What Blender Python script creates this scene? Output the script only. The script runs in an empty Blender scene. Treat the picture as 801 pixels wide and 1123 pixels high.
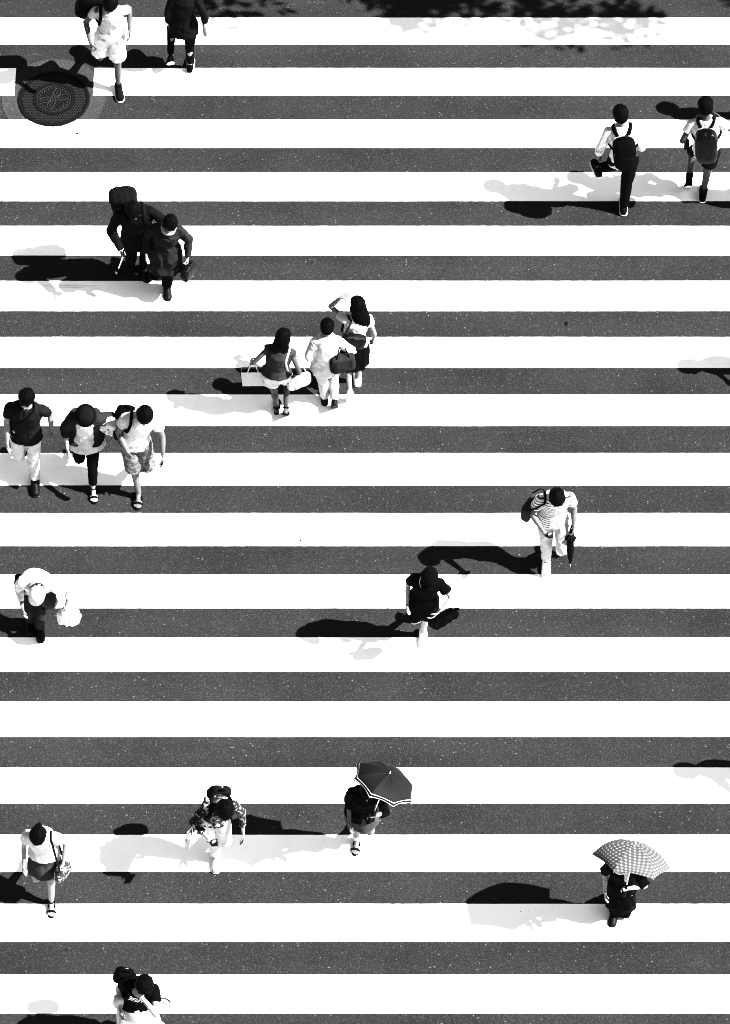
import bpy, math, random
from mathutils import Vector, Matrix, noise
from mathutils.bvhtree import BVHTree
V = Vector
rad = math.radians
random.seed(7)
scene = bpy.context.scene
COL = scene.collection

# ------------------------------------------------------------------ camera
PITCH = rad(56); FPX = 3951.0; HC = 34.4; YC = HC / math.tan(PITCH)
cam_d = bpy.data.cameras.new('camera'); cam = bpy.data.objects.new('camera', cam_d); COL.objects.link(cam)
cam.location = (0, -YC, HC); cam.rotation_euler = (math.pi/2 - PITCH, 0, 0)
cam_d.sensor_fit = 'VERTICAL'; cam_d.sensor_height = 36; cam_d.sensor_width = 36*801/1123
cam_d.lens = FPX/1123*36; cam_d.clip_end = 1000; cam_d.clip_start = 0.5
scene.camera = cam
SP, CP = math.sin(PITCH), math.cos(PITCH)

def ground(px, py, z=0.0):
    """the spot on the road (height z) that the photograph shows at a given place"""
    u = (px-400.5)/FPX; v = (py-561.5)/FPX
    d = V((u, CP - v*SP, -SP - v*CP))
    t = (z-HC)/d.z
    return V((d.x*t, d.y*t - YC, z))

def to_px(p):
    q = V(p) - V((0, -YC, HC))
    zc = q.y*CP - q.z*SP
    return (400.5 + FPX*q.x/zc, 561.5 - FPX*(q.y*SP + q.z*CP)/zc)

# ------------------------------------------------------------------ light
EL, AZ = rad(48.5), rad(9.5)
sun_dir = V((-math.cos(EL)*math.cos(AZ), math.cos(EL)*math.sin(AZ), -math.sin(EL)))
sd = bpy.data.lights.new('sun', 'SUN'); sd.energy = 5.0; sd.angle = rad(0.5); sd.color = (1, 1, 1)
so = bpy.data.objects.new('sun', sd); COL.objects.link(so)
so.rotation_euler = sun_dir.to_track_quat('-Z', 'Y').to_euler(); so.location = (20, -8, 30)
w = bpy.data.worlds.new("World"); scene.world = w; w.use_nodes = True
nt = w.node_tree; nt.nodes.clear()
sky = nt.nodes.new('ShaderNodeTexSky'); sky.sky_type = 'NISHITA'; sky.sun_disc = False
sky.sun_elevation = EL; sky.sun_rotation = math.pi/2 + AZ
bw = nt.nodes.new('ShaderNodeRGBToBW'); bg = nt.nodes.new('ShaderNodeBackground'); out = nt.nodes.new('ShaderNodeOutputWorld')
bg.inputs['Strength'].default_value = 0.075
nt.links.new(sky.outputs[0], bw.inputs[0]); nt.links.new(bw.outputs[0], bg.inputs[0]); nt.links.new(bg.outputs[0], out.inputs[0])

vs = scene.view_settings
scene.display_settings.display_device = 'sRGB'
vs.view_transform = 'Standard'; vs.look = 'None'; vs.exposure = 0; vs.gamma = 1
# hard black-and-white tone curve (a tone response of the whole film, the same everywhere)
vs.use_curve_mapping = True
cm = vs.curve_mapping; cm.use_clip = False
WL = 0.5
cm.white_level = (WL, WL, WL)
cu = cm.curves[3]
pts = [(0, 0), (0.009, 0.0045), (0.018, 0.0085), (0.032, 0.018), (0.06, 0.055), (0.09, 0.105), (0.16, 0.25), (0.28, 0.64), (0.39, 0.90), (0.54, 1.0), (1, 1.0)]
while len(cu.points) > 2: cu.points.remove(cu.points[1])
cu.points[0].location = pts[0]; cu.points[-1].location = pts[-1]
for p in pts[1:-1]: cu.points.new(*p)
cu.points[-1].handle_type = 'VECTOR'; cu.points[-2].handle_type = 'VECTOR'
cm.extend = 'HORIZONTAL'; cm.update()
scene.cycles.max_bounces = 6; scene.cycles.filter_width = 1.05
try: scene.cycles.use_denoising = True
except Exception: pass

# ------------------------------------------------------------------ materials
def newmat(name):
    m = bpy.data.materials.new(name); m.use_nodes = True
    nt = m.node_tree
    return m, nt, nt.nodes['Principled BSDF']
def node(nt, t, **kw):
    n = nt.nodes.new(t)
    for k, v in kw.items():
        if k in n.inputs.keys(): n.inputs[k].default_value = v
        else: setattr(n, k, v)
    return n
def ramp(nt, src, stops):
    r = nt.nodes.new('ShaderNodeValToRGB'); e = r.color_ramp.elements
    while len(e) < len(stops): e.new(0.5)
    for i, (p, c) in enumerate(stops):
        e[i].position = p; e[i].color = (c, c, c, 1)
    nt.links.new(src, r.inputs[0]); return r
def mul(nt, a, b, op='MULTIPLY'):
    n = nt.nodes.new('ShaderNodeMath'); n.operation = op
    for i, x in enumerate((a, b)):
        if isinstance(x, (int, float)): n.inputs[i].default_value = x
        else: nt.links.new(x, n.inputs[i])
    return n.outputs[0]

def fabric(name, val, rough=0.9, var=0.10, scale=14, weave=260, bump=0.25, sheen=0.0):
    m, nt, b = newmat(name)
    tc = node(nt, 'ShaderNodeTexCoord')
    n1 = node(nt, 'ShaderNodeTexNoise', Scale=scale, Detail=6.0); nt.links.new(tc.outputs['Object'], n1.inputs['Vector'])
    r = ramp(nt, n1.outputs['Fac'], [(0.3, val*(1-var)), (0.7, min(0.92, val*(1+var)))])
    nt.links.new(r.outputs[0], b.inputs['Base Color'])
    n2 = node(nt, 'ShaderNodeTexNoise', Scale=float(weave), Detail=2.0); nt.links.new(tc.outputs['Object'], n2.inputs['Vector'])
    bp = node(nt, 'ShaderNodeBump', Strength=bump, Distance=0.004); nt.links.new(n2.outputs['Fac'], bp.inputs['Height'])
    nt.links.new(bp.outputs[0], b.inputs['Normal'])
    b.inputs['Roughness'].default_value = rough
    b.inputs['Specular IOR Level'].default_value = 0.05 if rough > .6 else (0.15 if rough > .38 else .5)
    return m
MC = {}
def cloth(val, rough=0.9):
    k = (round(val, 3), rough)
    if k not in MC: MC[k] = fabric('cloth %g %g' % k, val, rough)
    return MC[k]
def skin(val):
    val = val*.62; k = ('s', round(val, 3))
    if k not in MC: MC[k] = fabric('skin %g' % val, val, 0.55, 0.12, 18, 90, 0.1)
    return MC[k]
def striped(name, a, b_, period, duty=0.5, axis=2):
    m, nt, b = newmat(name)
    tc = node(nt, 'ShaderNodeTexCoord'); sx = node(nt, 'ShaderNodeSeparateXYZ'); nt.links.new(tc.outputs['Object'], sx.inputs[0])
    f = mul(nt, mul(nt, sx.outputs[axis], 1/period), 1.0, 'FLOORED_MODULO')
    r = ramp(nt, f, [(0.0, a), (duty-0.02, a), (duty+0.02, b_), (0.97, b_), (1.0, a)])
    nt.links.new(r.outputs[0], b.inputs['Base Color']); b.inputs['Roughness'].default_value = 0.9
    return m
def blotchy(name, a, b_, scale, thr=0.5):
    m, nt, b = newmat(name)
    tc = node(nt, 'ShaderNodeTexCoord'); n1 = node(nt, 'ShaderNodeTexNoise', Scale=scale, Detail=3.0, Distortion=1.2)
    nt.links.new(tc.outputs['Object'], n1.inputs['Vector'])
    r = ramp(nt, n1.outputs['Fac'], [(thr-0.03, a), (thr+0.03, b_)])
    nt.links.new(r.outputs[0], b.inputs['Base Color']); b.inputs['Roughness'].default_value = 0.85
    return m
def plain(name, val, rough=0.5, metal=0.0):
    m = fabric(name, val, rough, 0.08, 30, 120, 0.05); m.node_tree.nodes['Principled BSDF'].inputs['Metallic'].default_value = metal
    return m
M_hair = fabric('hair', 0.0045, 0.65, 0.5, 60, 140, 0.5)
M_hair2 = fabric('greying hair', 0.02, 0.5, 0.6, 60, 140, 0.5)
M_black = cloth(0.006); M_dark = cloth(0.011); M_char = cloth(0.026); M_grey = cloth(0.075); M_lgrey = cloth(0.25); M_white = cloth(0.40)
M_leather = plain('dark leather', 0.007, 0.55); M_rubber = plain('rubber', 0.02, 0.7); M_sole = plain('pale sole', 0.6, 0.6)
M_metal = plain('metal', 0.5, 0.3, 1.0); M_eye = plain('eye dark', 0.01, 0.2); M_lip = plain('lip', 0.12, 0.5)
M_paper = plain('white paper', 0.42, 0.6); M_plast = plain('white plastic film', 0.42, 0.5); M_pwhite = plain('pale trim', 0.75, 0.5)
M_screen = plain('phone glass', 0.01, 0.08)

# asphalt
def asphalt(name, base, speck=True):
    m, nt, b = newmat(name)
    g = node(nt, 'ShaderNodeNewGeometry')
    fine = node(nt, 'ShaderNodeTexNoise', Scale=55.0, Detail=8.0, Roughness=0.75); nt.links.new(g.outputs['Position'], fine.inputs['Vector'])
    r1 = ramp(nt, fine.outputs['Fac'], [(0.30, base*0.55), (0.5, base), (0.72, base*1.55)])
    big = node(nt, 'ShaderNodeTexNoise', Scale=0.8, Detail=6.0, Roughness=0.65); nt.links.new(g.outputs['Position'], big.inputs['Vector'])
    r2 = ramp(nt, big.outputs['Fac'], [(0.28, 0.80), (0.5, 1.0), (0.72, 1.13)])
    c = mul(nt, r1.outputs[0], r2.outputs[0])
    if speck:
        vo = node(nt, 'ShaderNodeTexVoronoi', Scale=42.0); nt.links.new(g.outputs['Position'], vo.inputs['Vector'])
        bwn = node(nt, 'ShaderNodeSeparateColor'); nt.links.new(vo.outputs['Color'], bwn.inputs[0])
        pick = ramp(nt, bwn.outputs[0], [(0.955, 0.0), (1.0, 1.0)])
        dist = ramp(nt, vo.outputs['Distance'], [(0.22, 1.0), (0.40, 0.0)])
        s = mul(nt, mul(nt, pick.outputs[0], dist.outputs[0]), 0.10)
        vo2 = node(nt, 'ShaderNodeTexVoronoi', Scale=95.0); nt.links.new(g.outputs['Position'], vo2.inputs['Vector'])
        b2 = node(nt, 'ShaderNodeSeparateColor'); nt.links.new(vo2.outputs['Color'], b2.inputs[0])
        s2 = mul(nt, ramp(nt, b2.outputs[1], [(0.75, 0.0), (1.0, 1.0)]).outputs[0], 0.022)
        c = mul(nt, c, mul(nt, s, s2, 'ADD'), 'ADD')
        # long faint wheel tracks and old drips
        mp = node(nt, 'ShaderNodeMapping'); mp.inputs['Scale'].default_value = (0.18, 2.2, 1); nt.links.new(g.outputs['Position'], mp.inputs['Vector'])
        tk = node(nt, 'ShaderNodeTexNoise', Scale=1.0, Detail=5.0); nt.links.new(mp.outputs[0], tk.inputs['Vector'])
        c = mul(nt, c, ramp(nt, tk.outputs['Fac'], [(0.32, 0.88), (0.55, 1.0), (0.7, 1.08)]).outputs[0])
        dr = node(nt, 'ShaderNodeTexNoise', Scale=7.0, Detail=2.0, Distortion=.6); nt.links.new(g.outputs['Position'], dr.inputs['Vector'])
        c = mul(nt, c, ramp(nt, dr.outputs['Fac'], [(0.225, 0.6), (0.26, 1.0)]).outputs[0])
        bp = node(nt, 'ShaderNodeBump', Strength=0.5, Distance=0.006); nt.links.new(fine.outputs['Fac'], bp.inputs['Height']); nt.links.new(bp.outputs[0], b.inputs['Normal'])
    nt.links.new(c, b.inputs['Base Color']); b.inputs['Roughness'].default_value = 0.95; b.inputs['Specular IOR Level'].default_value = 0.08
    return m
M_asph = asphalt('asphalt', 0.0285)
M_patch = asphalt('newer asphalt', 0.042, True)
def paint():
    m, nt, b = newmat('road paint')
    g = node(nt, 'ShaderNodeNewGeometry')
    n1 = node(nt, 'ShaderNodeTexNoise', Scale=1.6, Detail=8.0, Roughness=0.7); nt.links.new(g.outputs['Position'], n1.inputs['Vector'])
    r1 = ramp(nt, n1.outputs['Fac'], [(0.30, 0.80), (0.5, 0.88), (0.75, 0.90)])
    mp = node(nt, 'ShaderNodeMapping'); mp.inputs['Scale'].default_value = (0.25, 9.0, 1); mp.inputs['Rotation'].default_value = (0, 0, 0.03)
    nt.links.new(g.outputs['Position'], mp.inputs['Vector'])
    n2 = node(nt, 'ShaderNodeTexNoise', Scale=1.0, Detail=9.0, Roughness=0.6); nt.links.new(mp.outputs[0], n2.inputs['Vector'])
    r2 = ramp(nt, n2.outputs['Fac'], [(0.25, 0.26), (0.335, 1.0)])
    sp = node(nt, 'ShaderNodeTexNoise', Scale=26.0, Detail=4.0); nt.links.new(g.outputs['Position'], sp.inputs['Vector'])
    r3 = ramp(nt, sp.outputs['Fac'], [(0.235, 0.10), (0.262, 1.0)])
    nt.links.new(mul(nt, mul(nt, r1.outputs[0], r2.outputs[0]), r3.outputs[0]), b.inputs['Base Color'])
    b.inputs['Roughness'].default_value = 0.75; b.inputs['Specular IOR Level'].default_value = 0.2
    return m
M_paint = paint()

# ------------------------------------------------------------------ mesh collector
class G:
    def __init__(s): s.v = []; s.f = []
    def add(s, vs, fs):
        o = len(s.v); s.v += [V(x) for x in vs]; s.f += [tuple(i+o for i in f) for f in fs]
    def rings(s, rs, cap=True):
        n = len(rs[0]); vs = [p for r in rs for p in r]; fs = []
        for i in range(len(rs)-1):
            for j in range(n):
                k = (j+1) % n; fs.append((i*n+j, i*n+k, (i+1)*n+k, (i+1)*n+j))
        if cap: fs.append(tuple(reversed(range(n)))); fs.append(tuple((len(rs)-1)*n+j for j in range(n)))
        s.add(vs, fs)
    def capsule(s, a, b, ra, rb, n=12):
        a, b = V(a), V(b); d = b-a
        if d.length < 1e-6: d = V((0, 0, 1e-5))
        q = d.normalized(); x = q.orthogonal().normalized(); y = q.cross(x); rs = []
        for c, r, t0, t1 in ((a, ra, -80, 0), (b, rb, 0, 80)):
            for t in (0, .33, .66, 1):
                th = rad(t0+(t1-t0)*t)
                rs.append([c + q*r*math.sin(th) + (x*math.cos(2*math.pi*j/n)+y*math.sin(2*math.pi*j/n))*r*math.cos(th) for j in range(n)])
        s.rings(rs)
    def ell(s, c, r, X=V((1, 0, 0)), Y=V((0, 1, 0)), Z=V((0, 0, 1)), n=16, e=1.0):
        c = V(c); rs = []
        sg = lambda x: math.copysign(abs(x)**e, x)
        for i in range(11):
            th = rad(-84+168*i/10)
            rs.append([c + X*r[0]*sg(math.cos(th))*sg(math.cos(2*math.pi*j/n)) + Y*r[1]*sg(math.cos(th))*sg(math.sin(2*math.pi*j/n)) + Z*r[2]*sg(math.sin(th)) for j in range(n)])
        s.rings(rs)
    def loft(s, L, n=20, fold=0, amp=0):
        rs = []
        for (c, X, Y, a, b) in L:
            rs.append([c + (X*a*math.cos(2*math.pi*j/n) + Y*b*math.sin(2*math.pi*j/n)) for j in range(n)])
        s.rings(rs)
    def tube(s, P, r, n=8, flat=None):
        P = [V(p) for p in P]; rs = []; x = None
        for i, p in enumerate(P):
            t = (P[min(i+1, len(P)-1)]-P[max(i-1, 0)]).normalized()
            if x is None:
                x = t.orthogonal().normalized()
                if flat is not None:
                    x = (flat - t*flat.dot(t)).normalized()
            else:
                x = (x - t*x.dot(t)).normalized()
            y = t.cross(x); rr = r[i] if isinstance(r, (list, tuple)) else r
            fx = 0.35 if flat is not None else 1
            rs.append([p + x*rr*fx*math.cos(2*math.pi*j/n) + y*rr*math.sin(2*math.pi*j/n) for j in range(n)])
        s.rings(rs)
    def box(s, c, h, X=V((1, 0, 0)), Y=V((0, 1, 0)), Z=V((0, 0, 1)), taper=1.0):
        c = V(c); vs = []
        for sz in (-1, 1):
            t = taper if sz < 0 else 1
            for sx, sy in ((-1, -1), (1, -1), (1, 1), (-1, 1)):
                vs.append(c + X*h[0]*sx*t + Y*h[1]*sy*t + Z*h[2]*sz)
        s.add(vs, [(3, 2, 1, 0), (4, 5, 6, 7), (0, 1, 5, 4), (1, 2, 6, 5), (2, 3, 7, 6), (3, 0, 4, 7)])
    def shift(s, o): s.v = [p-o for p in s.v]; return s

def smooth_path(P, n=6):
    P = [V(p) for p in P]; out = []
    for i in range(len(P)-1):
        p0 = P[max(i-1, 0)]; p1 = P[i]; p2 = P[i+1]; p3 = P[min(i+2, len(P)-1)]
        for k in range(n):
            t = k/n
            out.append(0.5*((2*p1)+(p2-p0)*t+(2*p0-5*p1+4*p2-p3)*t*t+(3*p1-p0-3*p2+p3)*t**3))
    out.append(P[-1]); return out

def mesh_of(g, name):
    me = bpy.data.meshes.new(name); me.from_pydata([tuple(p) for p in g.v], [], g.f); me.update(); return me
def link(me, name, mat, parent=None, smooth=True):
    o = bpy.data.objects.new(name, me); COL.objects.link(o)
    if parent: o.parent = parent
    me.materials.clear(); me.materials.append(mat)
    if smooth: me.polygons.foreach_set('use_smooth', [True]*len(me.polygons))
    return o
def remesh(g, voxel, sm=3, folds=0.0, fscale=9.0, seed=0, stretch=(1, 1, 0.45), mode='fold'):
    me = mesh_of(g, 'tmp'); o = bpy.data.objects.new('tmp', me); COL.objects.link(o)
    m = o.modifiers.new('r', 'REMESH'); m.mode = 'VOXEL'; m.voxel_size = voxel
    s = o.modifiers.new('s', 'SMOOTH'); s.factor = 0.5; s.iterations = sm
    dg = bpy.context.evaluated_depsgraph_get(); dg.update()
    r = bpy.data.meshes.new_from_object(o.evaluated_get(dg))
    bpy.data.objects.remove(o); bpy.data.meshes.remove(me)
    if folds:
        off = V((seed*3.1, seed*1.7, seed*5.3))
        cs = [v.co.copy() for v in r.vertices]; ns = [v.normal.copy() for v in r.vertices]; flat = []
        for p, nn in zip(cs, ns):
            q = V((p.x*stretch[0], p.y*stretch[1], p.z*stretch[2]))*fscale + off
            wv = noise.noise(p*4+off)*1.2
            a = noise.noise(q + V((wv, wv, wv)))
            b = noise.noise(q*2.3 + V((wv*2, 0, 7)))
            if mode == 'fold': d = ((0.55-abs(a)*2.0)*folds + b*folds*0.22)*.85
            else: d = a*folds + b*folds*0.6
            flat.extend(p + nn*d)
        r.vertices.foreach_set('co', flat); r.update()
    return r
def empty(name, label, cat, loc, rz=0.0, group=None):
    o = bpy.data.objects.new(name, None); COL.objects.link(o); o.location = loc; o.rotation_euler = (0, 0, rz)
    o.empty_display_size = 0.2
    o['label'] = label; o['category'] = cat
    if group: o['group'] = group
    return o
def tag(o, label, cat, group=None):
    o['label'] = label; o['category'] = cat
    if group: o['group'] = group
    return o

# ------------------------------------------------------------------ the road
g = G()
g.add([(-400, -400, 0), (400, -400, 0), (400, 400, 0), (-400, 400, 0)], [(0, 1, 2, 3)])
o = link(mesh_of(g, 'road'), 'road', M_asph, smooth=False); o['kind'] = 'structure'
LC = ground(59.3, 109.2)      # centre of the manhole
LR = 0.436
def slab(g, x0, x1, y0, y1, z0, z1, rnd):
    """painted bar with faintly uneven long edges"""
    n = max(2, int((x1-x0)/0.05)); top = []; bot = []
    xs = [x0+(x1-x0)*i/n for i in range(n+1)]
    e = lambda x, s: 0.0022*noise.noise(V((x*1.3, s*9.1, rnd))) + 0.0022*noise.noise(V((x*19, s*5.1, rnd)))
    vs = []
    for x in xs:
        a = y0+e(x, 1); b = y1+e(x, 2)
        vs += [(x, a, z0), (x, a, z1), (x, b, z1), (x, b, z0)]
    fs = []
    for i in range(n):
        o = i*4; q = o+4
        fs += [(o+1, q+1, q+2, o+2), (o, q, q+1, o+1), (o+2, q+2, q+3, o+3)]
    fs += [(0, 1, 2, 3), (n*4+3, n*4+2, n*4+1, n*4)]
    g.add(vs, fs)
for i in range(-1, 22):
    yt = 7.561 - 0.8425*i; yb = yt-0.454
    g = G()
    x0, x1 = -10.0, 12.0
    if i == 1:   # interrupted by the newer asphalt round the manhole
        a = ground(17, 90).x; b = ground(103, 90).x
        slab(g, x0, a, yb, yt, 0.005, 0.010, i); slab(g, b, x1, yb, yt, 0.005, 0.010, i+50)
    else: slab(g, x0, x1, yb, yt, 0.005, 0.010, i)
    o = link(mesh_of(g, 'crosswalk_stripe'), 'crosswalk_stripe', M_paint, smooth=False); o['kind'] = 'structure'
# newer asphalt round the manhole
g = G(); n = 72; R = 0.645
pc = ground(59.0, 108)
g.add([pc+V((R*math.cos(2*math.pi*j/n), R*math.sin(2*math.pi*j/n), 0.004)) for j in range(n)], [tuple(range(n))])
o = link(mesh_of(g, 'asphalt_patch'), 'asphalt_patch', M_patch, smooth=False); o['kind'] = 'structure'

# manhole cover
g = G(); n = 120
ri = [LC+V(((LR+.001)*math.cos(2*math.pi*j/n), (LR+.001)*math.sin(2*math.pi*j/n), .0)) for j in range(n)]
ro = [LC+V(((LR+.012+.022*max(0, noise.noise(V((math.cos(2*math.pi*j/n)*5, math.sin(2*math.pi*j/n)*5, 2)))+.15))*math.cos(2*math.pi*j/n), (LR+.012+.022*max(0, noise.noise(V((math.cos(2*math.pi*j/n)*5, math.sin(2*math.pi*j/n)*5, 2)))+.15))*math.sin(2*math.pi*j/n), .0)) for j in range(n)]
up3 = V((0, 0, .0125)); g.rings([ro, [p+up3 for p in ro], [p+up3 for p in ri]], cap=False)
o = link(mesh_of(g, 'collar'), 'asphalt_collar', asphalt('dirty asphalt', .02, False), smooth=False); o['kind'] = 'structure'
mh = empty('manhole_cover', 'round iron manhole cover with a flower relief set in the newer asphalt', 'manhole cover', (LC.x, LC.y, 0.0))
M_iron = plain('worn iron', 0.013, 0.75); M_iron2 = plain('polished iron relief', 0.036, 0.75)
def disc_ring(g, r0, r1, z0, z1, n=72):
    L = []
    for (r, z) in ((r0, z0), (r1, z0), (r1, z1), (r0, z1)):
        L.append([V((r*math.cos(2*math.pi*j/n), r*math.sin(2*math.pi*j/n), z)) for j in range(n)])
    L.append(L[0]); g.rings(L, cap=False)
def disc(g, r, z0, z1, n=72):
    g.rings([[V((r*math.cos(2*math.pi*j/n), r*math.sin(2*math.pi*j/n), z)) for j in range(n)] for z in (z0, z1)])
g = G(); disc_ring(g, LR-0.022, LR, 0.004, 0.020); link(mesh_of(g, 'f'), 'frame', M_iron, mh, False)
g = G(); disc(g, LR-0.024, 0.005, 0.013); outer = link(mesh_of(g, 'f'), 'outer_lid', M_iron, mh, False)
g = G()
for a in range(-20, 21):
    for b in range(-20, 21):
        x = a*0.030+(b % 2)*0.015; y = b*0.026; r = math.hypot(x, y)
        if 0.268 < r < LR-0.045:
            c, s_ = math.cos(.6), math.sin(.6)
            g.box((x, y, 0.0165), (0.0100, 0.0048, 0.0035), V((c, s_, 0)), V((-s_, c, 0)))
link(mesh_of(g, 'studs'), 'stud_relief', M_iron2, outer, False)
g = G(); disc_ring(g, 0.225, 0.255, 0.0133, 0.019); link(mesh_of(g, 'r'), 'inner_rim', M_iron, mh, False)
g = G()
disc_ring(g, 0.205, 0.213, 0.0134, 0.0185)
for k in range(6):
    t = k*math.pi/3+0.2
    c = V((0.108*math.cos(t), 0.108*math.sin(t), 0.017))
    ring = [c+V((0.07*math.cos(q)*math.cos(t)-0.042*math.sin(q)*math.sin(t), 0.07*math.cos(q)*math.sin(t)+0.042*math.sin(q)*math.cos(t), 0)) for q in [2*math.pi*j/24 for j in range(25)]]
    g.tube(ring, 0.0052, 6)
    g.tube([V((0.03*math.cos(t), 0.03*math.sin(t), .017)), V((0.15*math.cos(t), 0.15*math.sin(t), .017))], 0.004, 6)
    for q in (-.25, 0, .25):
        u = t+math.pi/6+q; g.ell((0.178*math.cos(u), 0.178*math.sin(u), 0.015), (0.011, 0.011, 0.006))
for k in range(9):
    t = k*0.7; g.ell((0.02*math.cos(t), 0.02*math.sin(t), 0.015), (0.007, 0.007, 0.005))
link(mesh_of(g, 'fl'), 'flower_relief', M_iron2, mh, False)

# ------------------------------------------------------------------ skeleton
def skeleton(P):
    k = P.get('h', 1.68)/1.70; fem = P.get('fem', False)
    X = V((1, 0, 0)); F = V((0, 1, 0)); U = V((0, 0, 1))
    lean = rad(P.get('lean', 5)); side = rad(P.get('side', 0))
    tw = rad(P.get('twist', 0))
    def frame(l, s, t=0.0):
        R = Matrix.Rotation(s, 3, 'Y') @ Matrix.Rotation(-l, 3, 'X') @ Matrix.Rotation(t, 3, 'Z')
        return R @ X, R @ F, R @ U
    S = {'k': k}
    f0 = frame(lean*0.35, side*0.3); f1 = frame(lean*0.75, side, tw*0.5); f2 = frame(lean*1.15, side, tw)
    pel = V((0, 0, 0)); waist = pel+f0[2]*0.15*k; chest = waist+f1[2]*0.19*k; sh = chest+f2[2]*0.15*k
    neck = sh+f2[2]*0.05*k + f2[1]*0.005
    hp = rad(P.get('lean', 5)*0.6 + P.get('nod', 10)); hy = rad(P.get('look', 0)); ht = rad(P.get('tilt', 0)) + side
    fh = frame(hp, ht, tw+hy)
    fn = frame(lean*0.9+rad(P.get('nod', 10))*0.4, side)
    hb = neck+fn[2]*0.065*k
    head = hb+fh[2]*0.10*k+fh[1]*0.018*k
    # legs
    hw = 0.088*k
    S['leg'] = {}
    for sd_, nm in ((1, 'R'), (-1, 'L')):
        a, kn, sp = P.get('leg'+nm, (5, 5, 2)); sp -= (4.5 if P.get('stance', 'R') == nm else 0); a = rad(a); kn = rad(kn); sp = rad(sp)
        hj = pel + f0[0]*hw*sd_ - f0[2]*0.04*k
        d1 = V((math.sin(sp)*sd_, math.sin(a), -math.cos(a))).normalized()
        d2 = V((math.sin(sp)*sd_*0.6, math.sin(a-kn), -math.cos(a-kn))).normalized()
        if P.get('shin'+nm): d2 = V(P['shin'+nm]).normalized()
        knee = hj+d1*0.42*k; ank = knee+d2*0.395*k
        if P.get('stance', 'R') == nm or P.get('flat'+nm): fd = V((math.sin(rad(P.get('toe', 6)))*sd_, 1, P.get('fz'+nm, 0))).normalized()
        else:
            c = math.cos(a-kn); s_ = math.sin(a-kn)
            fd = (V((0, c, s_)) + d2*P.get('plantar', 0.45)).normalized() if not P.get('shin'+nm) else (V((0, 1, -.2)) + d2*.3).normalized()
        S['leg'][nm] = [hj, knee, ank, fd]
    st = S['leg'][P.get('stance', 'R')]
    off = V((0, 0, 0.085*k - st[2].z))
    # never let the other foot dip below the road
    ot = S['leg']['L' if P.get('stance', 'R') == 'R' else 'R']
    toe = ot[2]+ot[3]*0.17*k
    mz = min(ot[2].z-0.085*k, toe.z-0.035*k)+off.z
    S['dip'] = mz
    for L in S['leg'].values():
        for i in range(3): L[i] = L[i]+off
    S['pel'], S['waist'], S['chest'], S['sh'], S['neck'], S['hb'], S['head'] = [q+off for q in (pel, waist, chest, sh, neck, hb, head)]
    S['f0'], S['f1'], S['f2'], S['fh'] = f0, f1, f2, fh
    sw = (0.150 if fem else 0.172)*k*P.get('bw', .97)
    S['arm'] = {}
    for sd_, nm in ((1, 'R'), (-1, 'L')):
        j = S['sh']+f2[0]*sw*sd_-f2[2]*0.03*k
        t = V(P.get('arm'+nm, (0.07, 0.03, -0.52)))*k
        tgt = j+V((t.x*sd_, t.y, t.z))
        ua, fa = 0.285*k, 0.245*k
        d = tgt-j; L = min(d.length, (ua+fa)*0.995); d = d.normalized(); tgt = j+d*L
        ca = (ua*ua+L*L-fa*fa)/(2*ua*L); ca = max(-1, min(1, ca)); sa = math.sqrt(1-ca*ca)
        pole = V(P.get('pole'+nm, (0.5, -1, -0.2))); pole = V((pole.x*sd_, pole.y, pole.z))
        pp = (pole-d*pole.dot(d)).normalized()
        el = j+d*ua*ca+pp*ua*sa
        hd = (tgt-el).normalized()
        hdh = P.get('hdir'+nm)
        if hdh: hd = V((hdh[0]*sd_, hdh[1], hdh[2])).normalized()
        pn = V(P.get('palm'+nm, (-1, 0.1, 0))); pn = V((pn.x*sd_, pn.y, pn.z)); pn = (pn-hd*pn.dot(hd)).normalized()
        th = hd.cross(pn)*sd_
        S['arm'][nm] = dict(sh=j, el=el, wr=tgt, d=hd, n=pn, s=th, grip=tgt+hd*0.085*k+pn*0.03*k)
    anc = st[2]+st[3]*0.05*k
    S['anchor'] = V((anc.x, anc.y, 0))
    return S

def place(P, S):
    gp = ground(*P['foot']); rz = rad(P.get('yaw', 180))
    R = Matrix.Rotation(rz, 4, 'Z')
    base = gp - (R @ S['anchor'])
    base.z = 0.010
    return base, rz, Matrix.Translation(base) @ R

def auto(P):
    """settle stance angle and sideways lean so that the head stands over the right spot"""
    st = 'leg'+P.get('stance', 'R')
    if 'headpx' in P:
        for it in range(14):
            S = skeleton(P); M = place(P, S)[2]
            hx, hy = to_px(M @ S['head'])
            ex, ey = P['headpx'][0]-hx, P['headpx'][1]-hy
            sgn = math.cos(rad(P.get('yaw', 180)))
            # side lean (deg): moves head about 1.3 px per degree
            P['side'] = P.get('side', 0) + max(-3, min(3, ex*0.45*sgn))
            P['side'] = max(-14, min(14, P['side']))
            a, kn, sp = P[st]
            a2 = a + max(-3, min(3, ey*0.55*sgn))
            P[st] = (max(-22, min(24, a2)), kn, sp)
        on = 'L' if P.get('stance', 'R') == 'R' else 'R'
        for it in range(25):
            if skeleton(P)['dip'] >= 0 or P.get('shin'+on): break
            a, kn, sp = P.get('leg'+on, (5, 5, 2)); P['leg'+on] = (a, kn+2.5, sp)
        S = skeleton(P); M = place(P, S)[2]; hx, hy = to_px(M @ S['head'])
        print('FIT', P['id'], 'err %.1f %.1f' % (P['headpx'][0]-hx, P['headpx'][1]-hy), 'a %.1f side %.1f dip %.3f' % (P[st][0], P['side'], S['dip']))
    return P

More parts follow.
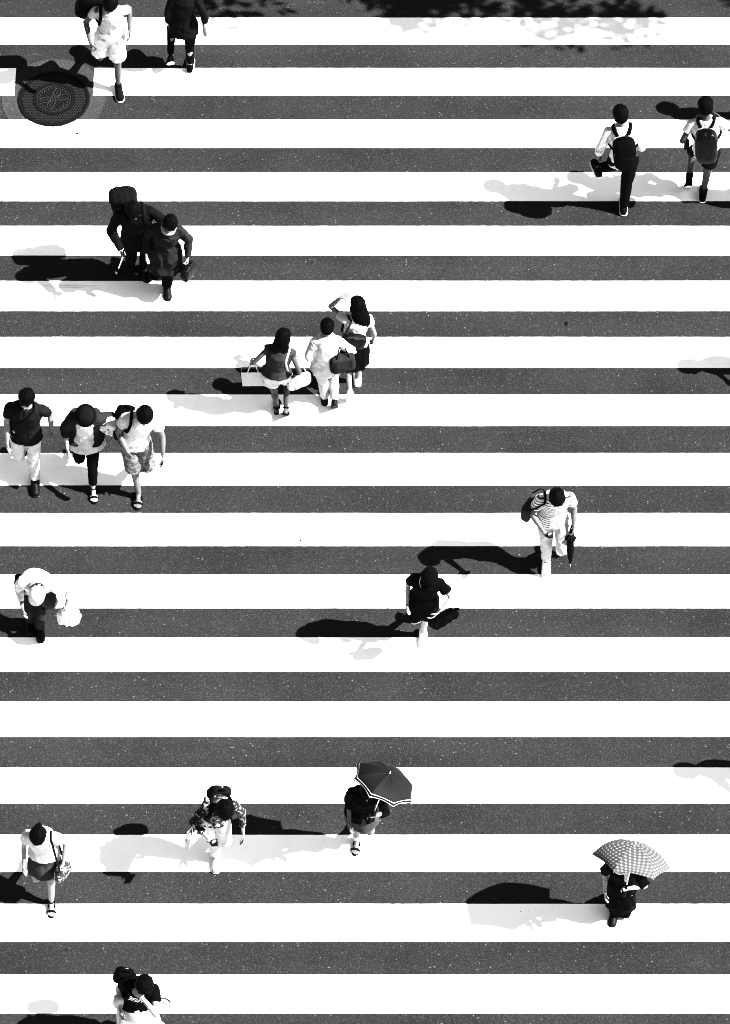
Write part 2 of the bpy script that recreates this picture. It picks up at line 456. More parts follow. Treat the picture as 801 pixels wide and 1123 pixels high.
# ------------------------------------------------------------------ hand
def add_hand(g, A, k, curl):
    wr, d, n, s = A['wr'], A['d'], A['n'], A['s']
    r = 0.0088*k
    for i, (o, ln) in enumerate(((0.029, .072), (0.010, .080), (-0.010, .074), (-0.028, .058))):
        b0 = wr+d*0.012*k+s*o*0.55*k; b1 = wr+d*0.088*k+s*o*k
        g.capsule(b0, b1, 0.0135*k, 0.0115*k, 8)
        p = b1; ang = 0.0; dd = (d+s*o*2.5).normalized()
        for j, fr in enumerate((0.45, 0.32, 0.23)):
            ang += curl*(1+0.08*i)*(0.9 if j == 0 else 1.0)
            q = p+(dd*math.cos(ang)+n*math.sin(ang))*ln*fr*k
            g.capsule(p, q, r*(1-0.08*j), r*(0.93-0.08*j), 8); p = q
    g.capsule(wr-d*0.01*k, wr+d*0.03*k, 0.021*k, 0.020*k)
    t0 = wr+d*0.022*k+s*0.022*k; t1 = t0+(d*0.55+s*0.7+n*0.45).normalized()*0.042*k
    t2 = t1+(d*0.85+s*0.15+n*(0.3+curl*0.5)).normalized()*0.032*k; t3 = t2+(d*0.9-s*0.1*curl*3+n*(0.3+curl*.8)).normalized()*0.024*k
    g.capsule(t0, t1, 0.015*k, 0.0115*k, 8); g.capsule(t1, t2, 0.0112*k, 0.0098*k, 8); g.capsule(t2, t3, 0.0098*k, 0.0082*k, 8)

# ------------------------------------------------------------------ torso sections
def torso_rings(P, S, e=0.0, lo=0, hi=6, hem=None, flare=0.0):
    k = S['k']; bw = P.get('bw', .96); fem = P.get('fem', False)
    f0, f1, f2 = S['f0'], S['f1'], S['f2']; belly = P.get('belly', 0)
    hipw = .168 if fem else .158; wa = .118 if fem else .138; ch = .142 if fem else .160; sw = .128 if fem else .145
    L = [(S['pel']-f0[2]*.10*k, f0[0], f0[1], (hipw-.005)*k*bw, .105*k*bw),
         (S['pel'], f0[0], f0[1], hipw*k*bw, .112*k*bw),
         (S['waist']+f1[1]*belly*.5, f1[0], f1[1], wa*k*bw, (.090+belly*.5)*k*bw),
         (S['chest']-f1[2]*.02*k, f1[0], f1[1], ch*k*bw, .108*k*bw),
         (S['chest']+f2[2]*.07*k, f2[0], f2[1], (ch+.004)*k*bw, (.112 if fem else .110)*k*bw),
         (S['sh']-f2[2]*.015*k, f2[0], f2[1], sw*k*bw, .080*k*bw),
         (S['sh']+f2[2]*.035*k, f2[0], f2[1], .075*k, .062*k),
         (S['neck']+f2[2]*.01*k, f2[0], f2[1], .056*k, .056*k)]
    L = [(c, X, Y, a+e, b+e) for (c, X, Y, a, b) in L]
    if hem is not None:
        h0 = (S['pel']-V((0, 0, 1))*hem*k, f0[0], f0[1], (hipw*bw*k+e+flare), (.115*bw*k+e+flare))
        h1 = ((h0[0]+S['pel'])*0.5, f0[0], f0[1], (h0[3]+L[1][3])*.5, (h0[4]+L[1][4])*.5)
        if hem > 0.02: L = [h0, h1] + L[1:]
        else: L = [h0] + L[2:]
    return L

def add_foot(g, leg, k, toes=True):
    hj, kn, an, fd = leg
    up = V((0, 0, 1)); up = (up-fd*up.dot(fd)).normalized(); sx = fd.cross(up)
    so_ = an-up*0.085*k          # sole height
    g.capsule(an-fd*0.035*k-up*.05*k, an-fd*.005*k-up*0.0*k, .030*k, .034*k)
    g.capsule(so_-fd*0.035*k+up*.030*k, so_+fd*0.09*k+up*.030*k, .030*k, .030*k)
    g.capsule(an+fd*.01*k-up*.02*k, so_+fd*0.11*k+up*.026*k, .032*k, .022*k)
    for i in range(5):
        o = (i-2)*.0165
        g.capsule(so_+fd*0.09*k+sx*o*k+up*.020*k, so_+fd*(0.168-0.010*abs(i-1.5))*k+sx*o*1.15*k+up*.013*k, .017*k, .0095*k, 8)

def make_person(P):
    auto(P)
    S = skeleton(P); base, rz, M = place(P, S); k = S['k']; P['S'] = S; P['M'] = M; P['base'] = base; P['rz'] = rz
    root = empty('person', P['label'], 'person', base, rz, P.get('group'))
    P['root'] = root
    f0, f1, f2, fh = S['f0'], S['f1'], S['f2'], S['fh']; fem = P.get('fem', False); bw_ = P.get('bw', .96)
    lod = P.get('lod', 1.0); seed = P['id']
    # ---- body
    g = G()
    g.loft(torso_rings(P, S, -.007))
    hx, hf, hu = fh; hd = S['head']
    g.capsule(S['neck']-f2[2]*.03*k, S['hb']+hu*.02*k, .052*k, .050*k)
    g.ell(hd+hu*.022*k-hf*.008*k, (.074*k, .092*k, .090*k), hx, hf, hu)
    g.ell(hd-hu*.030*k+hf*.018*k, (.060*k, .072*k, .078*k), hx, hf, hu)
    g.capsule(hd-hu*.088*k+hf*.055*k, hd-hu*.075*k+hf*.040*k, .024*k, .034*k)
    g.capsule(hd+hu*.002*k+hf*.086*k, hd-hu*.030*k+hf*.103*k, .008*k, .0125*k, 8)
    g.capsule(hd-hu*.058*k+hf*.080*k-hx*.014*k, hd-hu*.058*k+hf*.080*k+hx*.014*k, .009*k, .009*k, 8)
    for s_ in (-1, 1):
        g.ell(hd-hu*.018*k-hf*.002*k+hx*.075*k*s_, (.011*k, .020*k, .032*k), hx, hf, hu)
        g.capsule(hd+hu*.012*k+hf*.080*k+hx*.018*k*s_, hd+hu*.008*k+hf*.068*k+hx*.046*k*s_, .012*k, .011*k, 8)
    for nm, A in S['arm'].items():
        ar = P.get('armr', 1.0)*(0.88 if fem else 1.0)
        g.capsule(S['sh']+(A['sh']-S['sh'])*.45-f2[2]*.01*k, A['sh'], .044*k, .046*k*ar)
        g.capsule(A['sh'], A['el'], .046*k*ar, .036*k*ar)
        mid = A['el']+(A['wr']-A['el'])*.35
        g.capsule(A['el'], mid, .037*k*ar, .037*k*ar); g.capsule(mid, A['wr'], .037*k*ar, .024*k*ar)
        add_hand(g, A, k, P.get('curl'+nm, 0.35))
    for nm, L in S['leg'].items():
        hj, kn, an, fd = L; lr = P.get('legr', 1.0)
        g.capsule(hj, kn, .088*k*lr, .052*k*lr, 14)
        c = kn+(an-kn)*.3; bk = V((0, -1, 0))
        g.capsule(kn, an, .050*k*lr, .033*k*lr); g.capsule(kn+(an-kn)*.12+bk*.010, c+bk*.014, .042*k*lr, .046*k*lr); g.capsule(c+bk*.014, kn+(an-kn)*.62, .046*k*lr, .034*k*lr)
        add_foot(g, L, k)
    b = link(remesh(g, 0.0072*lod, 2), 'body', skin(P.get('skin', 0.30)), root)
    if P.get('face', True):
        for s_ in (-1, 1):
            g = G(); g.ell(hd+hx*.031*k*s_+hf*.083*k-hu*.008*k, (.013*k, .006*k, .006*k), hx, hf, hu, 10); link(mesh_of(g, 'e'), 'eye', M_eye, root)
            g = G(); g.tube([hd+hx*.015*k*s_+hf*.094*k+hu*.014*k, hd+hx*.032*k*s_+hf*.090*k+hu*.019*k, hd+hx*.050*k*s_+hf*.077*k+hu*.013*k], .0045*k, 6); link(mesh_of(g, 'e'), 'eyebrow', M_hair, root)
        g = G(); g.tube([hd-hx*.022*k+hf*.083*k-hu*.057*k, hd+hf*.091*k-hu*.059*k, hd+hx*.022*k+hf*.083*k-hu*.057*k], .0048*k, 6); link(mesh_of(g, 'm'), 'mouth', M_lip, root)
    # ---- hair
    hs = P.get('hair', 'short'); hm = P.get('hairmat', M_hair)
    if hs:
        g = G()
        hv = P.get('hv', 1.10)
        g.ell(hd+hu*.042*k-hf*.016*k, (.087*k*hv, .100*k*hv, .086*k*hv), hx, hf, hu)
        g.ell(hd+hu*.000*k-hf*.042*k, (.083*k*hv, .074*k*hv, .088*k*hv), hx, hf, hu)
        if hs in ('short', 'fringe'):
            for s_ in (-1, 1): g.capsule(hd+hx*.072*k*s_+hu*.03*k+hf*.02*k, hd+hx*.074*k*s_-hu*.012*k+hf*.012*k, .017*k, .012*k)
        if hs == 'fringe' or fem:
            g.ell(hd+hu*.052*k+hf*.050*k, (.068*k, .048*k, .040*k), hx, hf, hu)
        if hs in ('bob', 'long', 'tied'):
            for s_ in (-1, 1):
                if hs != 'tied':
                    g.capsule(hd+hx*.072*k*s_+hu*.02*k-hf*.0*k, hd+hx*.078*k*s_-hu*.075*k-hf*.005*k, .028*k, .024*k)
        if hs == 'bob': g.ell(hd-hu*.045*k-hf*.045*k, (.088*k, .060*k, .070*k), hx, hf, hu)
        if hs == 'long':
            dn = V((0, 0, -1)); p0 = hd-hf*.066*k
            sw_ = P.get('hairswing', 0.0)
            g.loft([(p0+hu*.03*k, hx, hf, .085*k, .050*k), (p0+dn*.06*k, hx, hf, .105*k, .062*k), (p0+dn*.16*k-f2[1]*.03*k+hx*sw_*.3, f2[0], f2[1], .115*k, .062*k),
                    (p0+dn*.27*k-f2[1]*.045*k+hx*sw_*.7, f2[0], f2[1], .100*k, .050*k), (p0+dn*.36*k-f2[1]*.04*k+hx*sw_, f2[0], f2[1], .050*k, .030*k)])
        if hs == 'tied':
            c = hd-hf*.115*k+hu*.055*k
            g.ell(c, (.040*k, .040*k, .038*k)); g.capsule(c, c-hf*.03*k-hu*.10*k, .030*k, .012*k)
        link(remesh(g, .0075, 1, P.get('hn', .0085), 24, seed, (1, .6, .6)), 'hair', hm, root)
    # ---- lower garment
    for spec in P.get('wear', []):
        kind, mat = spec[0], spec[1]; q = spec[2] if len(spec) > 2 else {}
        g = G()
        if kind in ('trousers', 'shorts', 'jeans', 'leggings'):
            tight = q.get('tight', 1.0); e = .012*tight+.002; ln = q.get('len', 1.0 if kind != 'shorts' else .0)
            L = torso_rings(P, S, e); g.loft([L[0], L[1], ((L[1][0]+L[2][0])*.5, L[2][1], L[2][2], (L[1][3]+L[2][3])*.5, (L[1][4]+L[2][4])*.5)])
            for nm, lg in S['leg'].items():
                hj, kn, an, fd = lg; lr = P.get('legr', 1.0)
                if kind == 'shorts':
                    t = q.get('thigh', 0.9); endp = hj+(kn-hj)*t
                    g.capsule(hj, hj+(kn-hj)*t*.5, .096*k*lr+e*.3, .088*k*lr+e*.6); g.loft([(hj, f0[0], f0[1], .094*k*lr+e, .096*k*lr+e), (hj+(kn-hj)*t*.6, f0[0], f0[1], .080*k*lr+e*1.2, .082*k*lr+e*1.2), (endp, f0[0], f0[1], .068*k*lr+e*1.6+q.get('wide', .008), .072*k*lr+e*1.6+q.get('wide', .008))])
                else:
                    g.capsule(hj, kn, .090*k*lr+e, .056*k*lr+e*1.1, 14)
                    endp = kn+(an-kn)*ln*.93; w_ = q.get('cuff', .052)*k
                    g.capsule(kn, kn+(endp-kn)*.9, .055*k*lr+e*1.1, w_); ax = (endp-kn).normalized(); x_ = V((1, 0, 0)); y_ = ax.cross(x_).normalized()
                    g.loft([(kn+(endp-kn)*.5, x_, y_, w_*1.06, w_*1.1), (endp, x_, y_, w_*1.02, w_*1.08)])
            link(remesh(g, .0105, 2, q.get('fold', .007), 12, seed+3, (1, 1, .8)), kind, mat, root)
        elif kind in ('skirt', 'dress', 'long_skirt'):
            hem = q.get('hem', .42); fl = q.get('flare', .06); pl = q.get('pleat', 9); pa = q.get('pa', .012)
            n = 56; rs = []; top = S['waist'] if kind != 'dress' else S['waist']
            kneeY = [S['leg'][nm][1] for nm in 'RL']
            for i in range(15):
                t = i/14
                c0 = S['waist']+f0[2]*q.get('top', -.035)*k; z = c0.z-(hem+.15)*k*t
                # centre follows the thighs
                def at(nm):
                    hj, kn_, an, _ = S['leg'][nm]
                    if z >= hj.z: return V((hj.x*.0, hj.y, z))
                    if z >= kn_.z: u = (hj.z-z)/max(.01, hj.z-kn_.z); return hj+(kn_-hj)*u
                    u = min(1, (kn_.z-z)/max(.01, kn_.z-an.z)); return kn_+(an-kn_)*u
                pr, pl_ = at('R'), at('L'); u = min(1, max(0, (t-.15)/.5))
                cc = c0*(1-u)+V(((pr.x+pl_.x)/2, (pr.y+pl_.y)/2, 0))*u; cc.z = z
                bwid = (.132+.048*min(1, t*3.2))*k*bw_; bdep = (.095+.033*min(1, t*3.2))*k*bw_
                sp_y = abs(pr.y-pl_.y)/2*u*.8; sp_x = abs(pr.x-pl_.x)/2*u*.25
                ring = []
                for j in range(n):
                    th = 2*math.pi*j/n
                    rr = 1+pa/.15*max(0, t-.12)*math.sin(pl*th+1.3*math.sin(2*th+seed)+seed)
                    ring.append(cc+V((math.cos(th)*(bwid+fl*t+sp_x)*rr, math.sin(th)*(bdep+fl*t*.9+sp_y)*rr, 0)))
                rs.append(ring)
            rs = rs[::-1]
            g.rings(rs)
            if kind == 'dress':
                g.loft(torso_rings(P, S, .013)[2:])
                for nm, A in S['arm'].items():
                    t = q.get('sleeve', .45); g.capsule(S['sh']+(A['sh']-S['sh'])*.5, A['sh'], .062*k, .060*k); g.capsule(A['sh'], A['sh']+(A['el']-A['sh'])*t, .060*k, .056*k)
            link(remesh(g, .010, 1, q.get('fold', .006), 8, seed+5, (1, 1, .3)), 'skirt' if kind != 'dress' else 'dress', mat, root)
        elif kind in ('shirt', 'tank_top', 'jacket', 'tunic', 'cardigan', 'vest', 'coat'):
            e = q.get('e', .014); L = torso_rings(P, S, e, hem=q.get('hem', .06), flare=q.get('flare', .006))
            if q.get('hole'):
                pass
            g.loft(L[:-1] if not q.get('neck') else L)
            t = q.get('sleeve', .5)
            for nm, A in S['arm'].items():
                if q.get('only') and nm != q['only']: continue
                es = e*.55
                g.capsule(S['sh']+(A['sh']-S['sh'])*.4-f2[2]*.015*k, A['sh']-f2[2]*.008, .050*k+e*.7, (.046 if t < .1 else .048)*k+es)
                if t > 0:
                    if t <= 1:
                        en = A['sh']+(A['el']-A['sh'])*t; ax = (en-A['sh']).normalized(); x_ = ax.orthogonal().normalized(); y_ = ax.cross(x_)
                        g.loft([(A['sh']-ax*.01, x_, y_, .048*k+es, .048*k+es), ((A['sh']+en)*.5, x_, y_, .046*k+e*.75, .046*k+e*.75), (en, x_, y_, .046*k+e*.95, .046*k+e*.95)], 16)
                    else:
                        en = A['el']+(A['wr']-A['el'])*(t-1)
                        g.capsule(A['sh'], A['el'], .048*k+es, .039*k+e*.75)
                        g.capsule(A['el'], en, .039*k+e*.75, .029*k+e*.7)
            link(remesh(g, .0098, 2, q.get('fold', .008), q.get('fs', 10), seed+9, (1, 1, .6)), kind, mat, root)
        elif kind == 'bucket_hat':
            c = hd+hu*.035*k-hf*.004*k; rs = []
            for (r, z) in ((.132, -.030), (.130, -.020), (.114, .010), (.108, .020), (.102, .070), (.086, .100), (.04, .112), (.004, .113)):
                rs.append([c+hx*r*k*math.cos(2*math.pi*j/28)*(1)+hf*r*k*1.08*math.sin(2*math.pi*j/28)+hu*(z+.004*math.sin(5*2*math.pi*j/28)*(r > .12))*k for j in range(28)])
            g.rings(rs); link(mesh_of(g, 'h'), 'hat', mat, root)
            g = G(); g.rings([[c+hx*r*k*math.cos(2*math.pi*j/28)+hf*r*k*1.08*math.sin(2*math.pi*j/28)+hu*z*k for j in range(28)] for (r, z) in ((.114, .020), (.110, .048))], cap=False)
            link(mesh_of(g, 'h'), 'hat_band', q.get('band', M_black), root)
        elif kind == 'cap':
            c = hd+hu*.030*k-hf*.006*k; rs = []
            for (r, z) in ((.104, -.020), (.107, .0), (.106, .045), (.090, .084), (.052, .106), (.004, .112)):
                rs.append([c+hx*r*k*.93*math.cos(2*math.pi*j/28)+hf*r*k*1.08*math.sin(2*math.pi*j/28)+hu*z*k for j in range(28)])
            g.rings(rs); cp_ = link(mesh_of(g, 'c'), 'cap', mat, root)
            g = G(); n = 14; up_, dn_ = [], []
            for j in range(n+1):
                th = math.pi*j/n; e_ = c+hx*.098*k*math.cos(th)+hf*(.060+.125*math.sin(th))*k-hu*(.012+.022*math.sin(th))*k
                i_ = c+hx*.095*k*math.cos(th)+hf*(.108*math.sin(th))*k-hu*.006*k
                up_ += [e_, i_]; dn_ += [e_-hu*.004*k, i_-hu*.004*k]
            m_ = len(up_); fs = []
            for j in range(n):
                fs += [(2*j, 2*j+1, 2*j+3, 2*j+2), (m_+2*j+2, m_+2*j+3, m_+2*j+1, m_+2*j), (2*j, 2*j+2, m_+2*j+2, m_+2*j)]
            g.add(up_+dn_, fs); link(mesh_of(g, 'v'), 'visor', mat, cp_)
        elif kind == 'shoe':
            for nm, lg in S['leg'].items():
                hj, kn, an, fd = lg; up = V((0, 0, 1)); up = (up-fd*up.dot(fd)).normalized(); sx = fd.cross(up); s0 = an-up*.085*k
                rs = []; rsole = []
                for (t, w_, h_) in ((-.078, .012, .045), (-.070, .030, .075), (-.045, .038, .098), (-.01, .040, .105), (.035, .041, .080), (.08, .045, .058), (.13, .046, .046), (.165, .038, .038), (.186, .016, .026)):
                    ring = []
                    for j in range(16):
                        th = 2*math.pi*j/16; x_ = math.cos(th); y_ = math.sin(th)
                        ring.append(s0+fd*t*1.06*k+sx*x_*(w_+.006)*k*(1 if y_ < .3 else .88)+up*((h_+.014)*.5*(1+max(-.8, y_)))*k)
                    rs.append(ring)
                    rsole.append([s0+fd*(t*1.09)*k+sx*(w_+.011)*k*math.cos(2*math.pi*j/12)+up*(.006+.010*math.sin(2*math.pi*j/12))*k for j in range(12)])
                g = G(); g.rings(rs); sh_ = link(mesh_of(g, 's'), 'shoe', mat, root)
                g = G(); g.rings(rsole); link(mesh_of(g, 's'), 'sole', q.get('sole', M_sole), sh_)
        elif kind == 'sandal':
            for nm, lg in S['leg'].items():
                hj, kn, an, fd = lg; up = V((0, 0, 1)); up = (up-fd*up.dot(fd)).normalized(); sx = fd.cross(up); s0 = an-up*.085*k
                g = G(); g.rings([[s0+fd*t*k+sx*w_*k*math.cos(2*math.pi*j/12)+up*(-.002+.009*math.sin(2*math.pi*j/12))*k for j in range(12)] for (t, w_) in ((-.078, .012), (-.06, .034), (0, .036), (.06, .042), (.13, .050), (.165, .042), (.19, .012))])
                sd2 = link(mesh_of(g, 's'), 'sandal', mat, root)
                for (t, h_, w_) in q.get('straps', ((.035, .072, .042), (.115, .050, .052))):
                    g = G(); g.tube([s0+fd*t*k+sx*w_*k*math.cos(th)+up*h_*k*math.sin(th) for th in [math.pi*j/12 for j in range(13)]], .013*k, 8, up); link(mesh_of(g, 's'), 'strap', mat, sd2)
                if q.get('ankle', True):
                    c = an+up*.005*k; g = G(); g.tube([c+sx*.040*k*math.cos(th)+fd*.042*k*math.sin(th) for th in [2*math.pi*j/16 for j in range(17)]], .012*k, 8, sx); link(mesh_of(g, 's'), 'ankle_strap', mat, sd2)
        elif kind == 'sock':
            for nm, lg in S['leg'].items():
                hj, kn, an, fd = lg; h_ = q.get('h', .3); g = G()
                g.capsule(an+(an-kn)*.02, an+(kn-an)*h_, .039*k, .044*k+.004); link(mesh_of(g, 's'), 'sock', mat, root)
        elif kind == 'scarf':
            c = S['neck']+f2[2]*.012*k
            g.tube([c+f2[0]*.078*k*math.cos(th)+f2[1]*(.075*math.sin(th)+.01)*k-f2[2]*.02*k*math.sin(th) for th in [2*math.pi*j/18 for j in range(19)]], q.get('r', .028)*k, 10)
            if q.get('end'): g.capsule(c+f2[0]*-.05*k+f2[1]*.09*k, c+f2[0]*-.05*k+f2[1]*.13*k-f2[2]*.2*k, .030*k, .022*k)
            link(remesh(g, .008, 2, .007, 18, seed), 'scarf', mat, root)
        elif kind == 'collar':
            c = S['neck']-f2[2]*.005*k
            g.tube([c+f2[0]*.070*k*math.cos(th)+f2[1]*(.070*math.sin(th)+.006)*k-f2[2]*.022*k*math.sin(th) for th in [2*math.pi*j/18 for j in range(19)]], .016*k, 8)
            link(mesh_of(g, 'c'), 'collar', mat, root)
        elif kind == 'necklace':
            c = S['sh']+f2[2]*.035*k
            g.tube([c+f2[0]*.092*k*math.cos(th)+f2[1]*(.100*math.sin(th)+.045)*k-f2[2]*.030*k*math.sin(th) for th in [2*math.pi*j/24 for j in range(25)]], .006*k, 6)
            link(mesh_of(g, 'n'), 'necklace', mat, root)
        elif kind == 'belt':
            c, X_, Y_, a_, b_ = torso_rings(P, S, .020)[2]; c = S['waist']*.5+S['pel']*.5
            g.tube([c+X_*(a_+.01)*math.cos(th)+Y_*(b_+.01)*math.sin(th) for th in [2*math.pi*j/24 for j in range(25)]], .018*k, 8, V((0, 0, 1)).cross(V((1, 0, 0))))
            link(mesh_of(g, 'b'), 'belt', mat, root)
    return P

# ------------------------------------------------------------------ carried things
def carried(P, name, label, cat, origin):
    o = empty(name, label, cat, P['M'] @ origin, P['rz'])
    o.name = name
    return o
def tpt(P, x, y, t):
    """point on the torso: x right, y forward (metres), t 0 = pelvis, 1 = waist, 2 = chest, 3 = shoulders"""
    S = P['S']; seq = [S['pel'], S['waist'], S['chest'], S['sh'], S['neck']]; fr = [S['f0'], S['f1'], S['f2'], S['f2'], S['f2']]
    i = max(0, min(3, int(t))); u = t-i; c = seq[i]*(1-u)+seq[i+1]*u; f = fr[i+1] if i else S['f1']
    return c+f[0]*x*S['k']+f[1]*y*S['k']

def hug(P, pts, gap=.012, ends=1):
    if 'bvh' not in P:
        P['bvh'] = [BVHTree.FromPolygons([v.co.copy() for v in c.data.vertices], [tuple(p.vertices) for p in c.data.polygons]) for c in P['root'].children if c.name.split('.')[0] in ('shirt', 'tank_top', 'jacket', 'tunic', 'cardigan', 'dress')]
    out = []
    for i, p in enumerate(pts):
        if ends <= i < len(pts)-ends:
            for _ in range(2):
                for b in P['bvh']:
                    near, nrm, idx, dist = b.find_nearest(p)
                    if near is not None:
                        h = (p-near).dot(nrm)
                        if h < gap or (h < .06 and dist < .06): p = near+nrm*gap if (h < gap or dist < .035) else p
        out.append(p)
    for _ in range(2): out = [out[0]]+[(out[i-1]+out[i]*2+out[i+1])/4 for i in range(1, len(out)-1)]+[out[-1]]
    return out

def backpack(P, label, mat, size=(.145, .09, .22), dx=0.0, strap=None, t=2.05, one=False, back=.125, roll=0.0, extra=True, top=False):
    S = P['S']; k = S['k']; f2 = S['f2']; c = tpt(P, dx, -back-size[1], t)
    X_, Y_, Z_ = f2[0], f2[1], f2[2]
    if roll:
        c_, s_ = math.cos(rad(roll)), math.sin(rad(roll)); X_, Z_ = X_*c_+Z_*s_, Z_*c_-X_*s_
    org = c-Z_*size[2]
    r = carried(P, 'backpack', label, 'backpack', org)
    g = G(); g.ell(c, size, X_, Y_, Z_, 20, .55); link(remesh(g.shift(org), .011, 2, .007, 12, P['id']), 'main_bag', mat, r)
    if extra:
        g = G(); g.ell(c-Y_*size[1]*.85-Z_*size[2]*.35, (size[0]*.74, size[1]*.42, size[2]*.48), X_, Y_, Z_, 16, .6); link(remesh(g.shift(org), .010, 2, .005, 14, P['id']), 'front_pocket', mat, r)
        g = G(); g.tube([p-org for p in smooth_path([c-Y_*size[1]*.55-X_*size[0]*.9-Z_*size[2]*.1, c-Y_*size[1]*.7+Z_*size[2]*.55-X_*size[0]*.72, c-Y_*size[1]*.55+Z_*size[2]*.93, c-Y_*size[1]*.7+Z_*size[2]*.55+X_*size[0]*.72, c-Y_*size[1]*.55+X_*size[0]*.9-Z_*size[2]*.1])], .0045, 6); link(mesh_of(g, 'z'), 'zip', M_metal, r)
        g = G(); g.tube([p-org for p in smooth_path([c+Z_*size[2]*.93-X_*.04, c+Z_*(size[2]+.035)-X_*.02, c+Z_*(size[2]+.035)+X_*.02, c+Z_*size[2]*.93+X_*.04])], .009, 6); link(mesh_of(g, 'h'), 'grab_handle', mat, r)
    if top:
        g = G(); g.ell(c+Z_*(size[2]+.05), (size[0]*1.05, size[1]*1.2, .085), X_, Y_, Z_, 20, .6); link(remesh(g.shift(org), .011, 2, .008, 12, P['id']+1), 'top_lid', mat, r)
        for s_ in (-1, 1):
            g = G(); g.tube([p-org for p in smooth_path([c+Z_*(size[2]+.14)-Y_*.08+X_*.07*s_, c+Z_*(size[2]+.05)-Y_*size[1]*1.3+X_*.07*s_, c+Z_*size[2]*.3-Y_*size[1]*1.1+X_*.07*s_])], .010, 6); link(mesh_of(g, 'h'), 'buckle_strap', M_char, r)
    for s_ in ((-1, 1) if not one else (one,)):
        xs = .085 if not dx else .11
        pth = [tpt(P, s_*xs*.8, -back+.005, 2.95), tpt(P, s_*xs, -.05, 3.42), tpt(P, s_*(xs+.005), .055, 3.25), tpt(P, s_*(xs+.012), .128, 2.75), tpt(P, s_*(xs+.028), .137, 2.2), tpt(P, s_*.155, .07, 1.75), tpt(P, s_*.165, -.04, 1.6), tpt(P, s_*.12, -back+.0, 1.5)]
        g = G(); g.tube([p-org for p in hug(P, smooth_path(pth))], .024*k, 8, f2[1]); link(mesh_of(g, 's'), 'shoulder_strap', strap or mat, r)
    return r

def handles(g, a, b, top, r=.007):
    g.tube(smooth_path([a, a*.35+top*.65+(a-b)*.08, top, b*.35+top*.65+(b-a)*.08, b]), r, 6)

def soft_bag(P, name, label, cat, c, size, mat, X_=None, Y_=None, strap_to=None, e=.5, smat=None, folds=.008, handle_top=None, pocket=False, Z_=None):
    X_ = X_ or V((1, 0, 0)); X_ = V(X_).normalized(); Y_ = V(Y_) if Y_ else V((0, 0, 1)).cross(X_); Y_ = Y_.normalized(); Z_ = Z_ or X_.cross(Y_)
    Z_ = V(Z_).normalized(); org = c-Z_*size[2]
    r = carried(P, name, label, cat, org)
    g = G(); g.ell(c, size, X_, Y_, Z_, 20, e); link(remesh(g.shift(org), .009, 2, folds, 13, P['id']+2), 'bag_body', mat, r)
    if pocket:
        g = G(); g.ell(c+Y_*size[1]*.9-Z_*size[2]*.2, (size[0]*.7, size[1]*.3, size[2]*.5), X_, Y_, Z_, 16, .6); link(remesh(g.shift(org), .009, 2, .004, 13, P['id']), 'pocket', mat, r)
    if strap_to:
        g = G(); g.tube([V(p)-org for p in hug(P, smooth_path(strap_to), .010, 4)], .013, 8, V((0, 1, 0))); link(mesh_of(g, 's'), 'strap', smat or mat, r)
    if handle_top is not None:
        for s_ in (-1, 1):
            g = G(); a = c+Z_*size[2]*.93-X_*size[0]*.5+Y_*size[1]*.5*s_; b = c+Z_*size[2]*.93+X_*size[0]*.5+Y_*size[1]*.5*s_
            handles(g, a-org, b-org, V(handle_top)-org+Y_*.008*s_); link(mesh_of(g, 'h'), 'handle', smat or mat, r)
    return r

def open_bag(P, name, label, cat, top, w_, d_, h_, mat, X_, tilt=0.0, inner=None, tap=.85, hang=.16):
    """paper bag or basket, open at the top, hanging by two handles from a hand"""
    X_ = V(X_).normalized(); Z_ = V((0, 0, 1)); Y_ = Z_.cross(X_)
    if tilt: Z_ = (Z_+Y_*math.tan(rad(tilt))).normalized(); Y_ = Z_.cross(X_).normalized()
    c1 = V(top)-Z_*hang; c0 = c1-Z_*h_; org = c0
    r = carried(P, name, label, cat, org)
    def rect(c, w2, d2): return [c+X_*w2*sx+Y_*d2*sy-org for sx, sy in ((-1, -1), (1, -1), (1, 1), (-1, 1))]
    a = rect(c0, w_*tap, d_*tap); b = rect(c1, w_, d_); bi = rect(c1, w_-.006, d_-.006); ai = rect(c0+Z_*.006, w_*tap-.006, d_*tap-.006)
    g = G(); vs = a+b+bi+ai; fs = [(3, 2, 1, 0)]
    for j in range(4):
        k_ = (j+1) % 4; fs += [(j, k_, 4+k_, 4+j), (4+j, 4+k_, 8+k_, 8+j), (8+j, 8+k_, 12+k_, 12+j)]
    fs.append((12, 13, 14, 15)); g.add(vs, fs); link(mesh_of(g, 'b'), 'bag_body', mat, r, False)
    g = G(); random.seed(P['id'])
    for j in range(5): g.ell(c1-org-Z_*.05+X_*w_*(-.7+.35*j)+Y_*random.uniform(-.01, .01), (.05, d_*.8, .05), X_, Y_, Z_, 12, .8)
    link(remesh(g, .009, 2, .006, 15, 3), 'contents', inner or M_black, r)
    for s_ in (-1, 1):
        g = G(); handles(g, c1-X_*w_*.45+Y_*d_*s_-org, c1+X_*w_*.45+Y_*d_*s_-org, V(top)-org+Y_*.006*s_, .006); link(mesh_of(g, 'h'), 'handle', M_pwhite, r)
    return r

